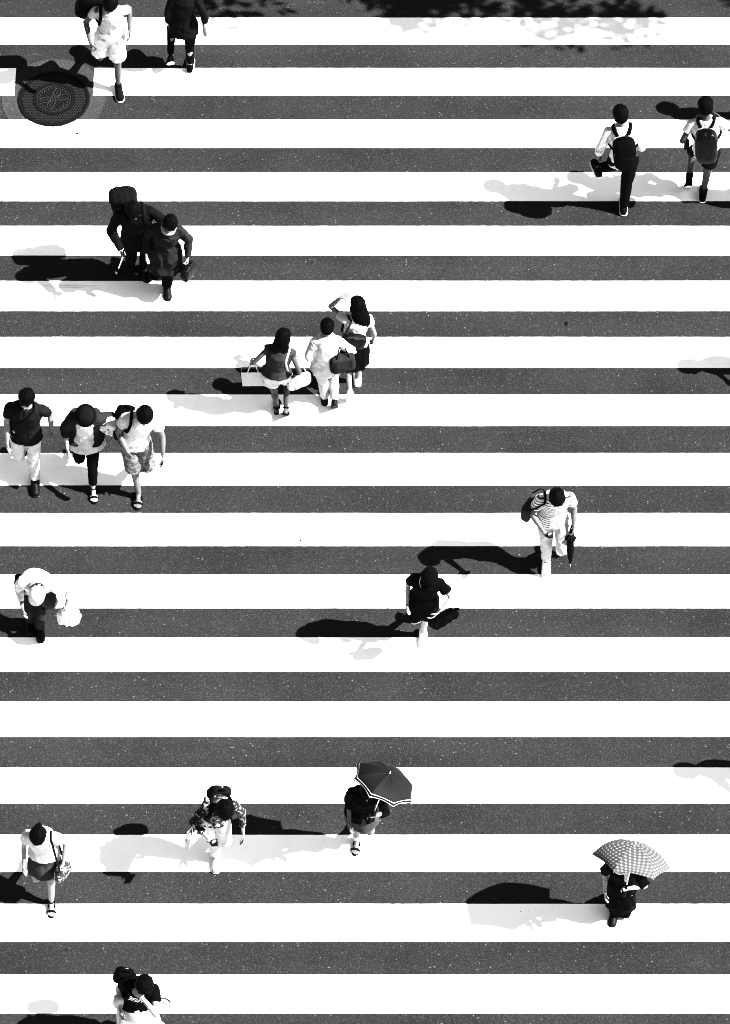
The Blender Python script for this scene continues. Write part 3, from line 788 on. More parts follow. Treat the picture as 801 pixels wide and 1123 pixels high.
def M_panel(name, kind):
    m, nt, b = newmat(name); uv = node(nt, 'ShaderNodeUVMap'); sx = node(nt, 'ShaderNodeSeparateXYZ'); nt.links.new(uv.outputs[0], sx.inputs[0])
    if kind == 'bands':
        r = ramp(nt, sx.outputs[1], [(0, .0045), (.825, .0045), (.828, .35), (.852, .35), (.855, .0045), (.928, .0045), (.931, .35), (.960, .35), (.963, .0045)])
        r.color_ramp.interpolation = 'CONSTANT'
        # v is 0..1 from ferrule to rim
        nt.links.new(r.outputs[0], b.inputs['Base Color'])
        nz = None
    else:
        fx = mul(nt, mul(nt, sx.outputs[0], 24.0), 1.0, 'FLOORED_MODULO'); fy = mul(nt, mul(nt, sx.outputs[1], 24.0), 1.0, 'FLOORED_MODULO')
        a = mul(nt, fx, 0.60, 'LESS_THAN'); c = mul(nt, fy, 0.60, 'LESS_THAN')
        s = mul(nt, mul(nt, a, c, 'ADD'), 0.5)
        r = ramp(nt, s, [(0, .22), (.25, .22), (.5, .068), (.9, .052)]); nt.links.new(r.outputs[0], b.inputs['Base Color'])
    b.inputs['Roughness'].default_value = .75; b.inputs['Specular IOR Level'].default_value = 0.3
    # thin cloth lets a little light through
    if kind != 'bands':
        tr = node(nt, 'ShaderNodeBsdfTranslucent'); nt.links.new(r.outputs[0], tr.inputs[0]); mx = node(nt, 'ShaderNodeMixShader'); mx.inputs[0].default_value = .04
        nt.links.new(b.outputs[0], mx.inputs[1]); nt.links.new(tr.outputs[0], mx.inputs[2]); nt.links.new(mx.outputs[0], nt.nodes['Material Output'].inputs['Surface'])
    return m

def open_parasol(label, apex, axis, R, depth, mat, grip, kind, spin=0.0, white_shaft=False, panels=8):
    A = V(axis).normalized(); X_ = V((1, 0, 0)); X_ = (X_-A*X_.dot(A)).normalized()
    X_ = (Matrix.Rotation(spin, 3, A) @ X_); Y_ = A.cross(X_)
    org = V((grip.x, grip.y, grip.z))
    r = empty('parasol', label, 'umbrella', org)
    n = panels; sub = 8; rings_ = 10
    vs, fs, uvs = [], [], []
    def P_(t, th, seg):
        # t 0..1 from ferrule to rim ; seg fraction inside the panel -1..1
        sag = (1-seg*seg)
        rr = R*math.sin(t*1.25)/math.sin(1.25)*(1-(.06+.09*t**4)*sag*t)
        z = -depth*(1-math.cos(t*1.25))/(1-math.cos(1.25)) - .018*sag*t*(1-t)*2 + .015*sag*t*t
        return apex+A*z+(X_*math.cos(th)+Y_*math.sin(th))*rr-org
    for p in range(n):
        for i in range(rings_+1):
            t = i/rings_
            for j in range(sub+1):
                q = j/sub; seg = q*2-1; th = 2*math.pi*(p+q)/n
                vs.append(P_(t, th, seg)); uvs.append((seg*.5*2*math.pi*R*t/n, t*(R if kind != 'bands' else 1)*(1 if kind == 'bands' else 1/1.0)))
        b0 = p*(rings_+1)*(sub+1)
        for i in range(rings_):
            for j in range(sub):
                a = b0+i*(sub+1)+j; fs.append((a, a+sub+1, a+sub+2, a+1))
    if kind != 'bands': uvs = [(u+5, v*1.12) for (u, v) in uvs]
    me = bpy.data.meshes.new('canopy'); me.from_pydata([tuple(v) for v in vs], [], fs); uvl = me.uv_layers.new(name='UVMap')
    for lp in me.loops: uvl.data[lp.index].uv = uvs[lp.vertex_index]
    cn = link(me, 'canopy', mat, r)
    for p in range(n):
        th = 2*math.pi*p/n; g = G(); g.tube([P_(t/8, th, 1)-A*.006 for t in range(9)], .0028, 6); link(mesh_of(g, 'r'), 'rib', M_metal, cn)
        e_ = P_(1, th, 1); g = G(); dr = (X_*math.cos(th)+Y_*math.sin(th)); g.capsule(e_, e_+dr*.010-A*.004, .003, .0025, 6); link(mesh_of(g, 'r'), 'rib_tip', M_metal if kind != 'bands' else M_leather, cn)
    g = G(); g.tube([apex-org+A*.012, grip-org], .0075, 8); link(mesh_of(g, 's'), 'shaft', M_pwhite if white_shaft else M_metal, r)
    g = G(); g.capsule(apex-org, apex-org+A*.028, .006, .003, 8); link(mesh_of(g, 's'), 'tip', M_pwhite, r)
    g = G(); dn = (grip-apex).normalized(); g.capsule(grip-org-dn*.05, grip-org+dn*.07, .014, .013, 10); link(mesh_of(g, 's'), 'handle', M_leather, r)
    return r

def furled_umbrella(P, label, grip, tip, mat):
    org = tip; r = carried(P, 'folded_umbrella', label, 'umbrella', org)
    ax = (tip-grip).normalized(); x_ = ax.orthogonal().normalized(); y_ = ax.cross(x_); L = (tip-grip).length
    rs = []
    for (t, rr) in ((.10, .012), (.14, .048), (.20, .055), (.25, .030), (.32, .034), (.5, .038), (.7, .030), (.88, .014), (.93, .008)):
        rs.append([grip+ax*t*L+(x_*math.cos(th)+y_*math.sin(th))*rr*(1+.28*math.sin(8*th+t*7)*(1 if t < .3 else .55))-org for th in [2*math.pi*j/48 for j in range(48)]])
    g = G(); g.rings(rs); link(mesh_of(g, 'c'), 'canopy', mat, r)
    g = G(); g.tube([grip-ax*.02-org, tip-org], .0045, 6); link(mesh_of(g, 'c'), 'shaft', M_metal, r)
    g = G(); g.tube([p-org for p in smooth_path([grip+ax*.05, grip-ax*.05, grip-ax*.09+x_*.03, grip-ax*.06+x_*.06, grip-ax*.03+x_*.06])], .010, 8); link(mesh_of(g, 'c'), 'handle', M_leather, r)
    g = G(); g.capsule(tip-ax*.05-org, tip-org, .006, .004, 6); link(mesh_of(g, 'c'), 'tip', M_pwhite, r)
    return r

def phone(P, nm, label, up=(0, -.5, .8)):
    A = P['S']['arm'][nm]; c = A['grip']+A['d']*.02; Z_ = V(up).normalized(); X_ = V((1, 0, 0)); X_ = (X_-Z_*X_.dot(Z_)).normalized(); Y_ = Z_.cross(X_)
    org = c-Y_*.07; r = carried(P, 'phone', label, 'phone', org)
    g = G(); g.ell(c-org, (.036, .074, .005), X_, Y_, Z_, 20, .25); link(mesh_of(g, 'p'), 'phone_case', M_leather, r)
    g = G(); g.box(c+Z_*.0052-org, (.031, .066, .0006), X_, Y_, Z_); link(mesh_of(g, 'p'), 'screen', M_screen, r, False)
    return r

# ------------------------------------------------------------------ the people
M_tee13 = striped('striped jersey', .50, .035, .036, .66)
M_floral = blotchy('floral cotton', .010, .26, 20, .58)
M_plaid = blotchy('worn denim', .045, .11, 22, .5)
M_knit = blotchy('speckled knit', .03, .10, 30, .5)
M_straw = fabric('straw', .6, .8, .15, 50, 300, .6)

# 1 man hurrying, white tee and shorts
P = make_person(dict(id=1, label='man in white tee and white shorts stepping past the manhole cover', foot=(131, 103), headpx=(121, 5), yaw=184, h=1.72, stance='L',
    legL=(8, 6, 1), legR=(-2, 52, 9), lean=10, nod=22, look=-14, skin=.12, armR=(.10, .14, -.40), poleR=(.6, -1, 0), armL=(.05, -.02, -.36), poleL=(.2, -1, -.2), curlR=.8,
    wear=[('shorts', cloth(.45), dict(thigh=.80, wide=.022, fold=.012)), ('shirt', cloth(.32), dict(sleeve=.42, hem=.04, fold=.012)), ('shoe', M_dark), ('sock', M_dark, dict(h=.06))]))
backpack(P, 'black rucksack slung from the right shoulder of the man in white shorts', M_black, (.155, .10, .23), dx=.25, one=1, t=1.7, back=.08, roll=12)
# 2 woman in dark cardigan
P = make_person(dict(id=2, label='woman in long dark cardigan and black leggings walking away at the top edge', foot=(209, 73), headpx=(203, -22), yaw=4, h=1.63, fem=True, stance='R',
    legR=(2, 4, 1), legL=(36, 66, 10), lean=5, nod=10, face=False, hair='bob', skin=.3, armR=(.10, -.04, -.46), armL=(.08, .02, -.50),
    wear=[('leggings', M_black, dict(tight=.6, cuff=.040, len=.96)), ('cardigan', M_dark, dict(sleeve=1.9, hem=.19, flare=.01, e=.018, fold=.014)), ('shoe', M_black)]))
A = P['S']['arm']['R']
soft_bag(P, 'shoulder_bag', 'small white bag hanging at the right side of the woman in dark cardigan', 'bag', A['grip']+V((.05, -.02, -.02)), (.10, .04, .12), cloth(.20), handle_top=A['grip']+V((.02, 0, .16)), X_=(.3, 1, 0), e=.6)
# 3 student
P = make_person(dict(id=3, label='dark haired student in white long sleeved shirt and black trousers walking away', foot=(684, 228), headpx=(681, 125), yaw=3, h=1.70, stance='R',
    legR=(-2, 3, 1), legL=(30, 60, 2), shinL=(-.34, -.40, .42), lean=6, nod=4, face=False, skin=.24, armL=(.09, .04, -.48), poleL=(.6, -1, 0), armR=(.03, .16, -.38), poleR=(.3, -1, 0), bw=.95,
    wear=[('trousers', M_black, dict(fold=.008, cuff=.058)), ('shirt', M_white, dict(sleeve=1.35, hem=.10, e=.024, fold=.013, neck=True)), ('shoe', M_dark)]))
backpack(P, 'black sports backpack with a zipped front pocket on the long sleeved student', M_black, (.14, .10, .23), t=1.75)
# 4 student
P = make_person(dict(id=4, label='student in white short sleeved tee and dark shorts walking away near the right edge', foot=(771, 214), headpx=(774, 116), yaw=-2, h=1.68, stance='R',
    legR=(-2, 3, 0), legL=(38, 62, 5), lean=5, nod=6, face=False, skin=.10, armL=(.06, .08, -.44), poleL=(.5, -1, 0), armR=(.04, .24, -.24), poleR=(.7, -.8, 0), plantar=.6,
    wear=[('shorts', M_dark, dict(thigh=.62)), ('shirt', M_white, dict(sleeve=.5, hem=.08, e=.018, fold=.010)), ('sock', M_dark, dict(h=.22)), ('shoe', M_black)]))
backpack(P, 'shiny dark teardrop backpack on the student in short sleeves', plain('coated nylon', .006, .42), (.135, .10, .25), t=1.65, extra=False)
A = P['S']['arm']['L']
soft_bag(P, 'pouch', 'small grey pouch in the left hand of the student in short sleeves', 'bag', A['grip']+V((0, .0, -.07)), (.05, .03, .075), M_char, e=.6, X_=(.2, 1, 0))
# 5 man with cane
P = make_person(dict(id=5, label='man in dark jacket carrying a huge pack and leaning on a white cane', foot=(160, 300), headpx=(147, 231), yaw=184, h=1.66, stance='L',
    legL=(4, 6, 1), legR=(14, 22, 3), lean=16, nod=30, look=8, skin=.2, armR=(.02, .26, -.34), poleR=(.6, -.7, -.2), armL=(.14, .12, -.42), poleL=(.5, -1, 0), curlR=1.1, hdirR=(-.15, .5, -.8), bw=1.08,
    wear=[('trousers', M_black, dict(cuff=.062)), ('jacket', cloth(.010), dict(sleeve=1.95, hem=.22, flare=.03, e=.026, fold=.014)), ('shoe', M_leather, dict(sole=M_rubber))]))
backpack(P, 'large dark rucksack with bulging top lid behind the man with the cane', M_dark, (.16, .10, .18), dx=.13, t=1.35, top=True)
A = P['S']['arm']['R']; gr = A['grip']; Minv = P['M'].inverted()
tip = Minv @ ground(128, 301); tip.z = 0.0
org = tip.copy(); r = carried(P, 'cane', 'thin white walking cane with dark foot planted in front of the man with the pack', 'cane', org)
g = G(); g.tube([p-org for p in smooth_path([tip+(gr-tip)*.30, gr, gr+V((0, 0, .05))])], .0085, 8); link(mesh_of(g, 'c'), 'shaft', M_pwhite, r)
g = G(); g.tube([V((0, 0, .045)), (gr-tip)*.30], .009, 8); link(mesh_of(g, 'c'), 'lower_shaft', M_leather, r)
g = G(); g.capsule(V((0, 0, .012)), V((0, 0, .05)), .014, .011); link(mesh_of(g, 'c'), 'rubber_tip', M_pwhite, r)
g = G(); g.tube([p-org for p in smooth_path([gr+V((0, 0, .03)), gr+V((0, .0, .07)), gr+V((0, .05, .085)), gr+V((0, .09, .06))])], .012, 8); link(mesh_of(g, 'c'), 'handle', M_leather, r)
# 6 elderly woman
P = make_person(dict(id=6, label='elderly woman in long dark tunic walking arm in arm with the cane user', foot=(184, 321), headpx=(187, 246), yaw=178, h=1.55, fem=True, stance='L',
    legL=(4, 8, -4), legR=(10, 20, 2), lean=12, nod=12, look=10, skin=.42, hair='bob', hairmat=M_hair, armR=(.14, .06, -.44), poleR=(.5, -1, 0), armL=(.08, .03, -.48), poleL=(.5, -1, 0), curlL=1.2, bw=1.05,
    wear=[('trousers', M_black, dict(cuff=.07)), ('tunic', cloth(.024), dict(sleeve=1.85, hem=.36, flare=.05, e=.026, fold=.022, fs=8)), ('scarf', M_lgrey, {}), ('shoe', M_leather, dict(sole=M_rubber))]))
A = P['S']['arm']['L']
soft_bag(P, 'handbag', 'black handbag in the left hand of the elderly woman in the tunic', 'handbag', A['grip']+V((-.03, .0, -.17)), (.13, .055, .11), M_leather, X_=(.5, 1, 0), handle_top=A['grip'], e=.6)
# 7 woman with basket
P = make_person(dict(id=7, label='long haired woman in grey sleeveless top and white shorts walking away with bags', foot=(304, 447), headpx=(311, 369), yaw=-8, h=1.52, fem=True, stance='L',
    legL=(-2, 4, -1), legR=(28, 48, 2), lean=5, nod=4, look=-18, face=False, hair='long', hairswing=-.06, skin=.10, armL=(.24, .02, -.38), poleL=(.5, -1, 0), armR=(.10, .03, -.45), curlL=1.2, poleR=(.5, -1, 0),
    wear=[('shorts', M_white, dict(thigh=.46, wide=.03, fold=.010)), ('tank_top', cloth(.040), dict(sleeve=.08, hem=-.02, e=.030, fold=.009, flare=.01)), ('sandal', M_black)]))
A = P['S']['arm']['L']
open_bag(P, 'basket_bag', 'open white basket bag held by the woman in grey top', 'bag', A['grip'], .14, .06, .19, M_paper, (1, .15, 0), tilt=22, hang=.10, tap=.9)
A = P['S']['arm']['R']; c = A['grip']+V((.02, -.05, -.10))
soft_bag(P, 'tote_bag', 'pale printed tote bag on the right hip of the woman in grey top', 'bag', c, (.15, .04, .11), blotchy('printed canvas', .30, .07, 9, .55), X_=(.75, .5, 0), e=.45,
         strap_to=[c+V((-.1, -.02, .1)), tpt(P, .10, -.12, 2.2), tpt(P, .115, -.04, 3.4), tpt(P, .12, .07, 3.2), tpt(P, .16, .13, 2.2), c+V((.08, .06, .1))], smat=M_white)
# 8 white shirt
P = make_person(dict(id=8, label='short haired person in loose white shirt and pale trousers between two long haired women', foot=(356, 437), headpx=(359, 358), yaw=0, h=1.46, fem=True, stance='L',
    legL=(0, 4, -1), legR=(22, 26, 2), lean=6, nod=6, face=False, hair='short', skin=.25, armL=(.07, .03, -.48), armR=(.07, .20, -.28), poleR=(.8, -.7, -.2), poleL=(.6, -1, 0),
    wear=[('trousers', cloth(.34), dict(cuff=.060, fold=.011)), ('shirt', M_white, dict(sleeve=1.4, hem=.14, e=.032, fold=.018, flare=.02, neck=True)), ('shoe', M_leather, dict(sole=M_rubber))]))
c = tpt(P, .22, -.10, .9)
soft_bag(P, 'tote_bag', 'square dark tote bag on the right arm of the person in the loose white shirt', 'bag', c, (.15, .07, .13), M_char, X_=(1, .25, 0), e=.4, handle_top=tpt(P, .20, -.02, 2.6), smat=M_black)
# 9 long hair, hand raised
P = make_person(dict(id=9, label='woman with very long black hair and dark skirt raising one hand to her forehead', foot=(392, 416), headpx=(392, 334), yaw=8, h=1.55, fem=True, stance='R',
    legR=(0, 3, 0), legL=(6, 12, 1), lean=4, nod=0, look=18, face=False, hair='long', hairswing=.05, skin=.24, armL=(.03, .20, .20), poleL=(.7, .3, -1), hdirL=(-.9, .1, .35), curlL=.2, armR=(.07, .03, -.5),
    wear=[('skirt', M_black, dict(hem=.46, flare=.01)), ('shirt', M_white, dict(sleeve=.4, hem=.0, e=.016)), ('shoe', M_pwhite)]))
c = tpt(P, -.06, -.18, 1.4)
soft_bag(P, 'shoulder_bag', 'black slouchy shoulder bag on the back of the woman with the raised hand', 'handbag', c, (.16, .06, .11), M_leather, X_=(1, .0, -.25), e=.6, strap_to=[c+V((-.13, 0, .06)), tpt(P, -.10, -.11, 3.0), tpt(P, -.10, -.03, 3.42), tpt(P, -.11, .06, 3.2), tpt(P, -.15, .1, 2.4), tpt(P, -.19, .0, 1.9), c+V((-.1, .06, .05))])
# 10 man in dark tee
P = make_person(dict(id=10, label='balding man in dark tee and pale trousers at the left edge', foot=(39, 534), headpx=(29, 438), yaw=178, h=1.70, stance='L',
    legL=(6, 4, 1), legR=(4, 52, 3), lean=4, nod=6, look=-6, skin=.26, hair='short', armR=(.06, .12, -.50), armL=(.07, -.05, -.48), poleL=(.3, -1, 0), bw=1.05,
    wear=[('trousers', cloth(.34), dict(cuff=.060, fold=.011)), ('shirt', cloth(.015), dict(sleeve=.55, hem=.12, e=.022, fold=.011)), ('shoe', M_leather, dict(sole=M_rubber))]))
c = tpt(P, .17, -.13, .8)
soft_bag(P, 'messenger_bag', 'black messenger bag worn crosswise by the balding man', 'bag', c, (.12, .045, .10), M_black, X_=(.4, 1, 0), strap_to=[c+V((0, .03, .08)), tpt(P, .14, .135, 1.6), tpt(P, .03, .150, 2.3), tpt(P, -.06, .12, 3.1), tpt(P, -.09, .0, 3.42), tpt(P, -.03, -.13, 2.8), c+V((0, -.05, .08))])
# 11 bucket hat
P = make_person(dict(id=11, label='woman in dark bucket hat, open grey cardigan and white blouse', foot=(103, 543), headpx=(94, 456), yaw=180, h=1.60, fem=True, stance='L',
    legL=(4, 4, 1), legR=(4, 56, 2), lean=12, nod=26, skin=.36, hair='bob', armR=(.10, .10, -.46), poleR=(.6, -1, 0), armL=(.14, .0, -.38), poleL=(.6, -1, -.1),
    wear=[('leggings', M_black, dict(tight=1.0, cuff=.050, len=.90)), ('shirt', cloth(.33), dict(sleeve=.3, hem=.16, e=.020, flare=.05, fold=.013)), ('sandal', M_black), ('bucket_hat', M_dark)]))
S = P['S']; k = S['k']; g = G()   # cardigan: open at the front
for s_ in (-1, 1):
    L = torso_rings(P, S, .034, hem=.05, flare=.05)[:-2]
    g.loft([(c+X*s_*.105-Y*.03, X, Y, a*.50, b*.90) for (c, X, Y, a, b) in L], 20)
    A = S['arm']['R' if s_ > 0 else 'L']; g.capsule(S['sh']+(A['sh']-S['sh'])*.5, A['sh'], .07*k, .078*k); g.capsule(A['sh'], A['el'], .076*k, .068*k); g.capsule(A['el'], A['el']+(A['wr']-A['el'])*.35, .066*k, .060*k)
link(remesh(g, .0098, 2, .009, 10, 4), 'cardigan', M_char, P['root'])
c = tpt(P, -.30, .02, 1.8)
soft_bag(P, 'shoulder_bag', 'bulky pale bag hanging from the left shoulder of the woman in the bucket hat', 'bag', c, (.13, .08, .12), blotchy('pale print', .4, .1, 12, .6), X_=(1, -.4, 0), e=.7, folds=.02, strap_to=[c+V((.05, .05, .08)), tpt(P, -.12, .10, 3.0), tpt(P, -.12, .0, 3.5), tpt(P, -.14, -.10, 2.9), c+V((.05, -.06, .08))], smat=M_char)
# 12 white polo
P = make_person(dict(id=12, label='tousle haired man in white polo shirt and denim shorts wearing sandals', foot=(152, 549), headpx=(160, 456), yaw=182, h=1.72, stance='R',
    legR=(6, 4, -3), legL=(8, 50, 3), lean=8, nod=30, look=6, skin=.17, armL=(.06, .12, -.50), armR=(.0, .20, -.40), poleR=(.7, -.8, 0), poleL=(.6, -1, 0),
    wear=[('shorts', M_plaid, dict(thigh=.98, wide=.016, fold=.010)), ('shirt', M_white, dict(sleeve=.52, hem=.09, e=.022, fold=.012)), ('collar', M_white), ('sandal', M_dark, dict(ankle=False))]))
backpack(P, 'black backpack hanging from the right shoulder of the man in white polo', M_black, (.11, .07, .17), dx=.13, one=1, t=1.0)
c = tpt(P, .20, .03, .75)
soft_bag(P, 'waist_pouch', 'dark hip pouch at the right side of the man in white polo', 'bag', c, (.05, .07, .07), M_dark, X_=(1, .2, 0), e=.6)
# 13 striped tee
P = make_person(dict(id=13, label='person in striped tee and pale trousers looking down at a phone', foot=(599, 625), headpx=(611, 546), yaw=184, h=1.66, stance='R',
    legR=(4, 4, 1), legL=(30, 72, 4), lean=10, nod=42, skin=.17, hair='short', armR=(-.03, .22, -.36), poleR=(.7, -.8, -.1), armL=(.06, .08, -.50), curlL=1.1, curlR=.9, hdirR=(-.5, .7, .1), palmR=(-.1, -.3, 1), hdirL=(0, .15, -1),
    wear=[('trousers', cloth(.32), dict(cuff=.058, fold=.014, len=.88)), ('shirt', M_tee13, dict(sleeve=.55, hem=.09, e=.022, fold=.008)), ('shoe', M_pwhite)]))
phone(P, 'R', 'black phone in the right hand of the person in the striped tee')
A = P['S']['arm']['L']
furled_umbrella(P, 'closed dark umbrella hanging in the left hand of the person in the striped tee', A['grip'], A['grip']+V((.0, .16, -.46)), M_dark)
c = tpt(P, .27, -.02, 1.1)
soft_bag(P, 'satchel', 'dark grey box satchel under the right arm of the person in the striped tee', 'bag', c, (.135, .05, .135), cloth(.045), X_=(.62, .8, 0), e=.35, smat=M_black,
         strap_to=[c+V((.05, .12, .12)), tpt(P, .155, .10, 2.7), tpt(P, .12, .05, 3.45), tpt(P, .11, -.06, 3.35), tpt(P, .15, -.13, 2.6), c+V((-.04, -.12, .12))], folds=.004)
# 14 black dress
P = make_person(dict(id=14, label='woman all in black with cap, pearl collar and bare forearms', foot=(464, 701), headpx=(471, 633), yaw=172, h=1.58, fem=True, stance='L',
    legL=(2, 4, -3), legR=(6, 46, 1), lean=7, nod=22, skin=.34, hair='short', armR=(.08, .05, -.48), poleR=(.5, -1, 0), armL=(.03, .24, -.28), poleL=(.7, -.8, -.2), hdirL=(-.7, .6, -.3), bw=1.0,
    wear=[('shorts', M_black, dict(thigh=.78, wide=.016, fold=.008)), ('shirt', M_black, dict(sleeve=.55, hem=.16, flare=.0, e=.024, fold=.012)), ('cap', M_black), ('necklace', M_pwhite), ('shoe', plain('pale shoe', .55, .6))]))
A = P['S']['arm']['L']; c = A['grip']+V((-.13, .0, -.04))
soft_bag(P, 'clutch_bag', 'large black flat bag tucked under the left forearm of the woman in black', 'handbag', c, (.17, .035, .10), M_black, X_=(1, .5, -.7), e=.35, folds=.014, handle_top=c+V((-.16, 0, .24)))
# 15 elderly stooped
P = make_person(dict(id=15, label='stooped person in white cap and white shirt carrying a white plastic bag', foot=(45, 695), headpx=(41, 650), yaw=178, h=1.52, stance='L',
    legL=(8, 14, -3), legR=(14, 26, 3), lean=46, nod=24, skin=.25, hair='short', hairmat=M_hair2, armR=(.02, .10, -.42), poleR=(.4, -1, 0), armL=(.16, .02, -.36), poleL=(.8, -.5, 0), curlL=1.2, bw=1.08, flatR=True,
    wear=[('trousers', cloth(.028), dict(cuff=.070, fold=.014)), ('shirt', M_white, dict(sleeve=1.5, hem=.06, e=.028, fold=.016)), ('scarf', M_lgrey), ('cap', M_white), ('shoe', M_leather, dict(sole=M_rubber))]))
A = P['S']['arm']['L']; c = A['grip']+V((-.06, 0, -.15))
soft_bag(P, 'plastic_bag', 'full white plastic carrier bag in the left hand of the stooped person', 'plastic bag', c, (.13, .085, .13), M_plast, X_=(1, .2, 0), e=.8, folds=.022, handle_top=A['grip'])
c = tpt(P, .20, .04, .9); c.z -= .10
soft_bag(P, 'shoulder_bag', 'black bag at the right side of the stooped person', 'bag', c, (.06, .12, .14), M_black, X_=(1, .1, 0), e=.7)
c = tpt(P, -.17, .10, .3); c.z -= .16
soft_bag(P, 'cloth_bag', 'dark drawstring bag on the left hip of the stooped person', 'bag', c, (.09, .08, .14), cloth(.05), X_=(1, -.3, 0), e=.7, folds=.014)
# 16 floral jacket
P = make_person(dict(id=16, label='woman in dark floral jacket and white trousers reading a phone while walking', foot=(237, 946), headpx=(256, 888), yaw=186, h=1.62, fem=True, stance='R',
    legR=(6, 6, -3), legL=(10, 50, 4), lean=18, nod=44, look=4, skin=.3, hair='long', hairswing=.03, armR=(.02, .26, -.30), poleR=(1, -.5, -.2), hdirR=(-.5, .8, .1), palmR=(-.1, -.2, 1), armL=(.09, .08, -.48), poleL=(.5, -1, 0), curlR=.9,
    wear=[('trousers', cloth(.40), dict(cuff=.062, fold=.012, tight=1.1)), ('jacket', M_floral, dict(sleeve=1.6, hem=.04, e=.016, fold=.010)), ('shoe', plain('beige shoe', .30, .6))]))
phone(P, 'R', 'phone in the right hand of the woman in the floral jacket')
backpack(P, 'dark backpack with pale edging on the woman in the floral jacket', M_dark, (.12, .065, .16), t=1.35, dx=-.04)
A = P['S']['arm']['R']; c = tpt(P, .30, .04, 1.0)
open_bag(P, 'shopping_bag', 'pale paper shopping bag on the right arm of the woman in the floral jacket', 'bag', A['el']+(A['wr']-A['el'])*.3+V((.06, 0, .0)), .13, .03, .24, cloth(.36), (.5, 1, 0), tilt=6, hang=.04, tap=.95, inner=M_lgrey)
# 17 dark parasol
P = make_person(dict(id=17, label='person in black top and grey skirt under the dark parasol', foot=(391, 928), headpx=(404, 868), yaw=176, h=1.60, fem=True, stance='R',
    legR=(4, 4, 1), legL=(2, 58, 3), lean=8, nod=20, skin=.20, hair='bob', armR=(.03, .12, -.44), poleR=(.2, -1, 0), armL=(-.05, .20, -.12), poleL=(.5, -.1, -1), hdirL=(0, .2, 1), curlL=1.2, palmL=(0, 1, 0),
    wear=[('skirt', cloth(.055), dict(hem=.27, flare=.0, pleat=5)), ('shirt', M_black, dict(sleeve=1.3, hem=.10, e=.024, fold=.014, flare=.0)), ('sock', M_white, dict(h=.2)), ('sandal', M_dark, dict(ankle=False))]))
gw = P['M'] @ P['S']['arm']['L']['grip']
ax = V((.40, .30, .86)).normalized()
def parasol_for(P, label, apex_px, apex_z, axis, R, depth, mat, kind, spin, nm='L', **kw):
    apex = ground(apex_px[0], apex_px[1], apex_z)
    grip = P['M'] @ P['S']['arm'][nm]['grip']
    print('UMB', label[:20], 'grip', [round(x, 2) for x in grip], 'apex', [round(x, 2) for x in apex], 'dir', [round(x, 2) for x in (apex-grip).normalized()], 'len', round((apex-grip).length, 2))
    return open_parasol(label, apex, axis, R, depth, mat, grip, kind, spin, **kw)
parasol_for(P, 'dark parasol with a double white border line', (427.5, 848), 1.78, (.40, .36, .84), .365, .16, M_panel('dark canopy', 'bands'), 'bands', .30)
# 18 white tee, dark skort
P = make_person(dict(id=18, label='woman with tied up hair in white tee and grey skirt, bare legs and black sandals', foot=(57, 996), headpx=(42, 917), yaw=174, h=1.60, fem=True, stance='L',
    legL=(2, 4, 1), legR=(16, 76, 2), lean=10, nod=30, skin=.28, hair='tied', armR=(.07, .10, -.50), armL=(.08, .05, -.46), poleL=(.6, -1, 0), poleR=(.5, -1, 0), curlL=.9,
    wear=[('skirt', cloth(.05), dict(hem=.24, top=-.09, flare=.0, pleat=5)), ('shirt', M_white, dict(sleeve=.42, hem=.03, e=.026, fold=.012)), ('sandal', M_black)]))
c = P['S']['arm']['L']['grip']+V((-.02, -.02, -.10))
soft_bag(P, 'handbag', 'patterned grey handbag at the left side of the woman with tied up hair', 'handbag', c, (.12, .05, .13), blotchy('bag print', .28, .02, 18, .46), X_=(.5, 1, 0), e=.55, smat=M_leather, strap_to=[c+V((.0, .09, .10)), tpt(P, -.145, .10, 2.8), tpt(P, -.12, .03, 3.45), tpt(P, -.13, -.08, 3.0), c+V((0, -.10, .10))])
# 19 checked parasol
P = make_person(dict(id=19, label='person in wide black clothes under the checked parasol', foot=(673, 1006), headpx=(682, 946), yaw=174, h=1.46, fem=True, stance='R',
    legR=(2, 4, 1), legL=(8, 16, 1), lean=6, nod=14, skin=.5, hair='short', armR=(.03, .12, -.42), poleR=(.2, -1, 0), armL=(-.08, .20, -.20), poleL=(1, 0, -.3), hdirL=(0, .3, 1), palmL=(0, 1, 0), curlL=1.2,
    wear=[('long_skirt', M_black, dict(hem=.84, flare=-.008, fold=.014, pleat=7)), ('shirt', M_black, dict(sleeve=1.0, hem=.16, e=.022, fold=.014, flare=.0)), ('scarf', M_white, dict(end=True, r=.052)), ('shoe', M_leather, dict(sole=M_rubber))]))
parasol_for(P, 'white parasol with grey check pattern', (697, 926), 1.54, (.20, .62, .76), .42, .20, M_panel('checked canopy', 'check'), 'check', .0, white_shaft=True, panels=6)
# 20 black tee, hand at face
P = make_person(dict(id=20, label='woman in black tee with white lettering holding a hand to her face', foot=(150, 1160), headpx=(159, 1081), yaw=176, h=1.62, fem=True, stance='R',
    legR=(2, 4, -3), legL=(16, 40, 2), lean=9, nod=20, skin=.30, hair='bob', armR=(.10, .05, -.46), poleR=(.6, -1, 0), armL=(-.10, .17, .10), poleL=(.9, .4, -1), hdirL=(-.6, -.1, .75), palmL=(-.2, -1, -.1), curlL=.25, armr=1.05,
    wear=[('skirt', cloth(.32), dict(hem=.50, flare=.06, fold=.010)), ('shirt', M_black, dict(sleeve=.5, hem=.07, e=.022, fold=.006)), ('shoe', M_pwhite)]))
backpack(P, 'black rucksack on the woman in the lettered tee', M_black, (.10, .07, .15), dx=.16, t=.9)
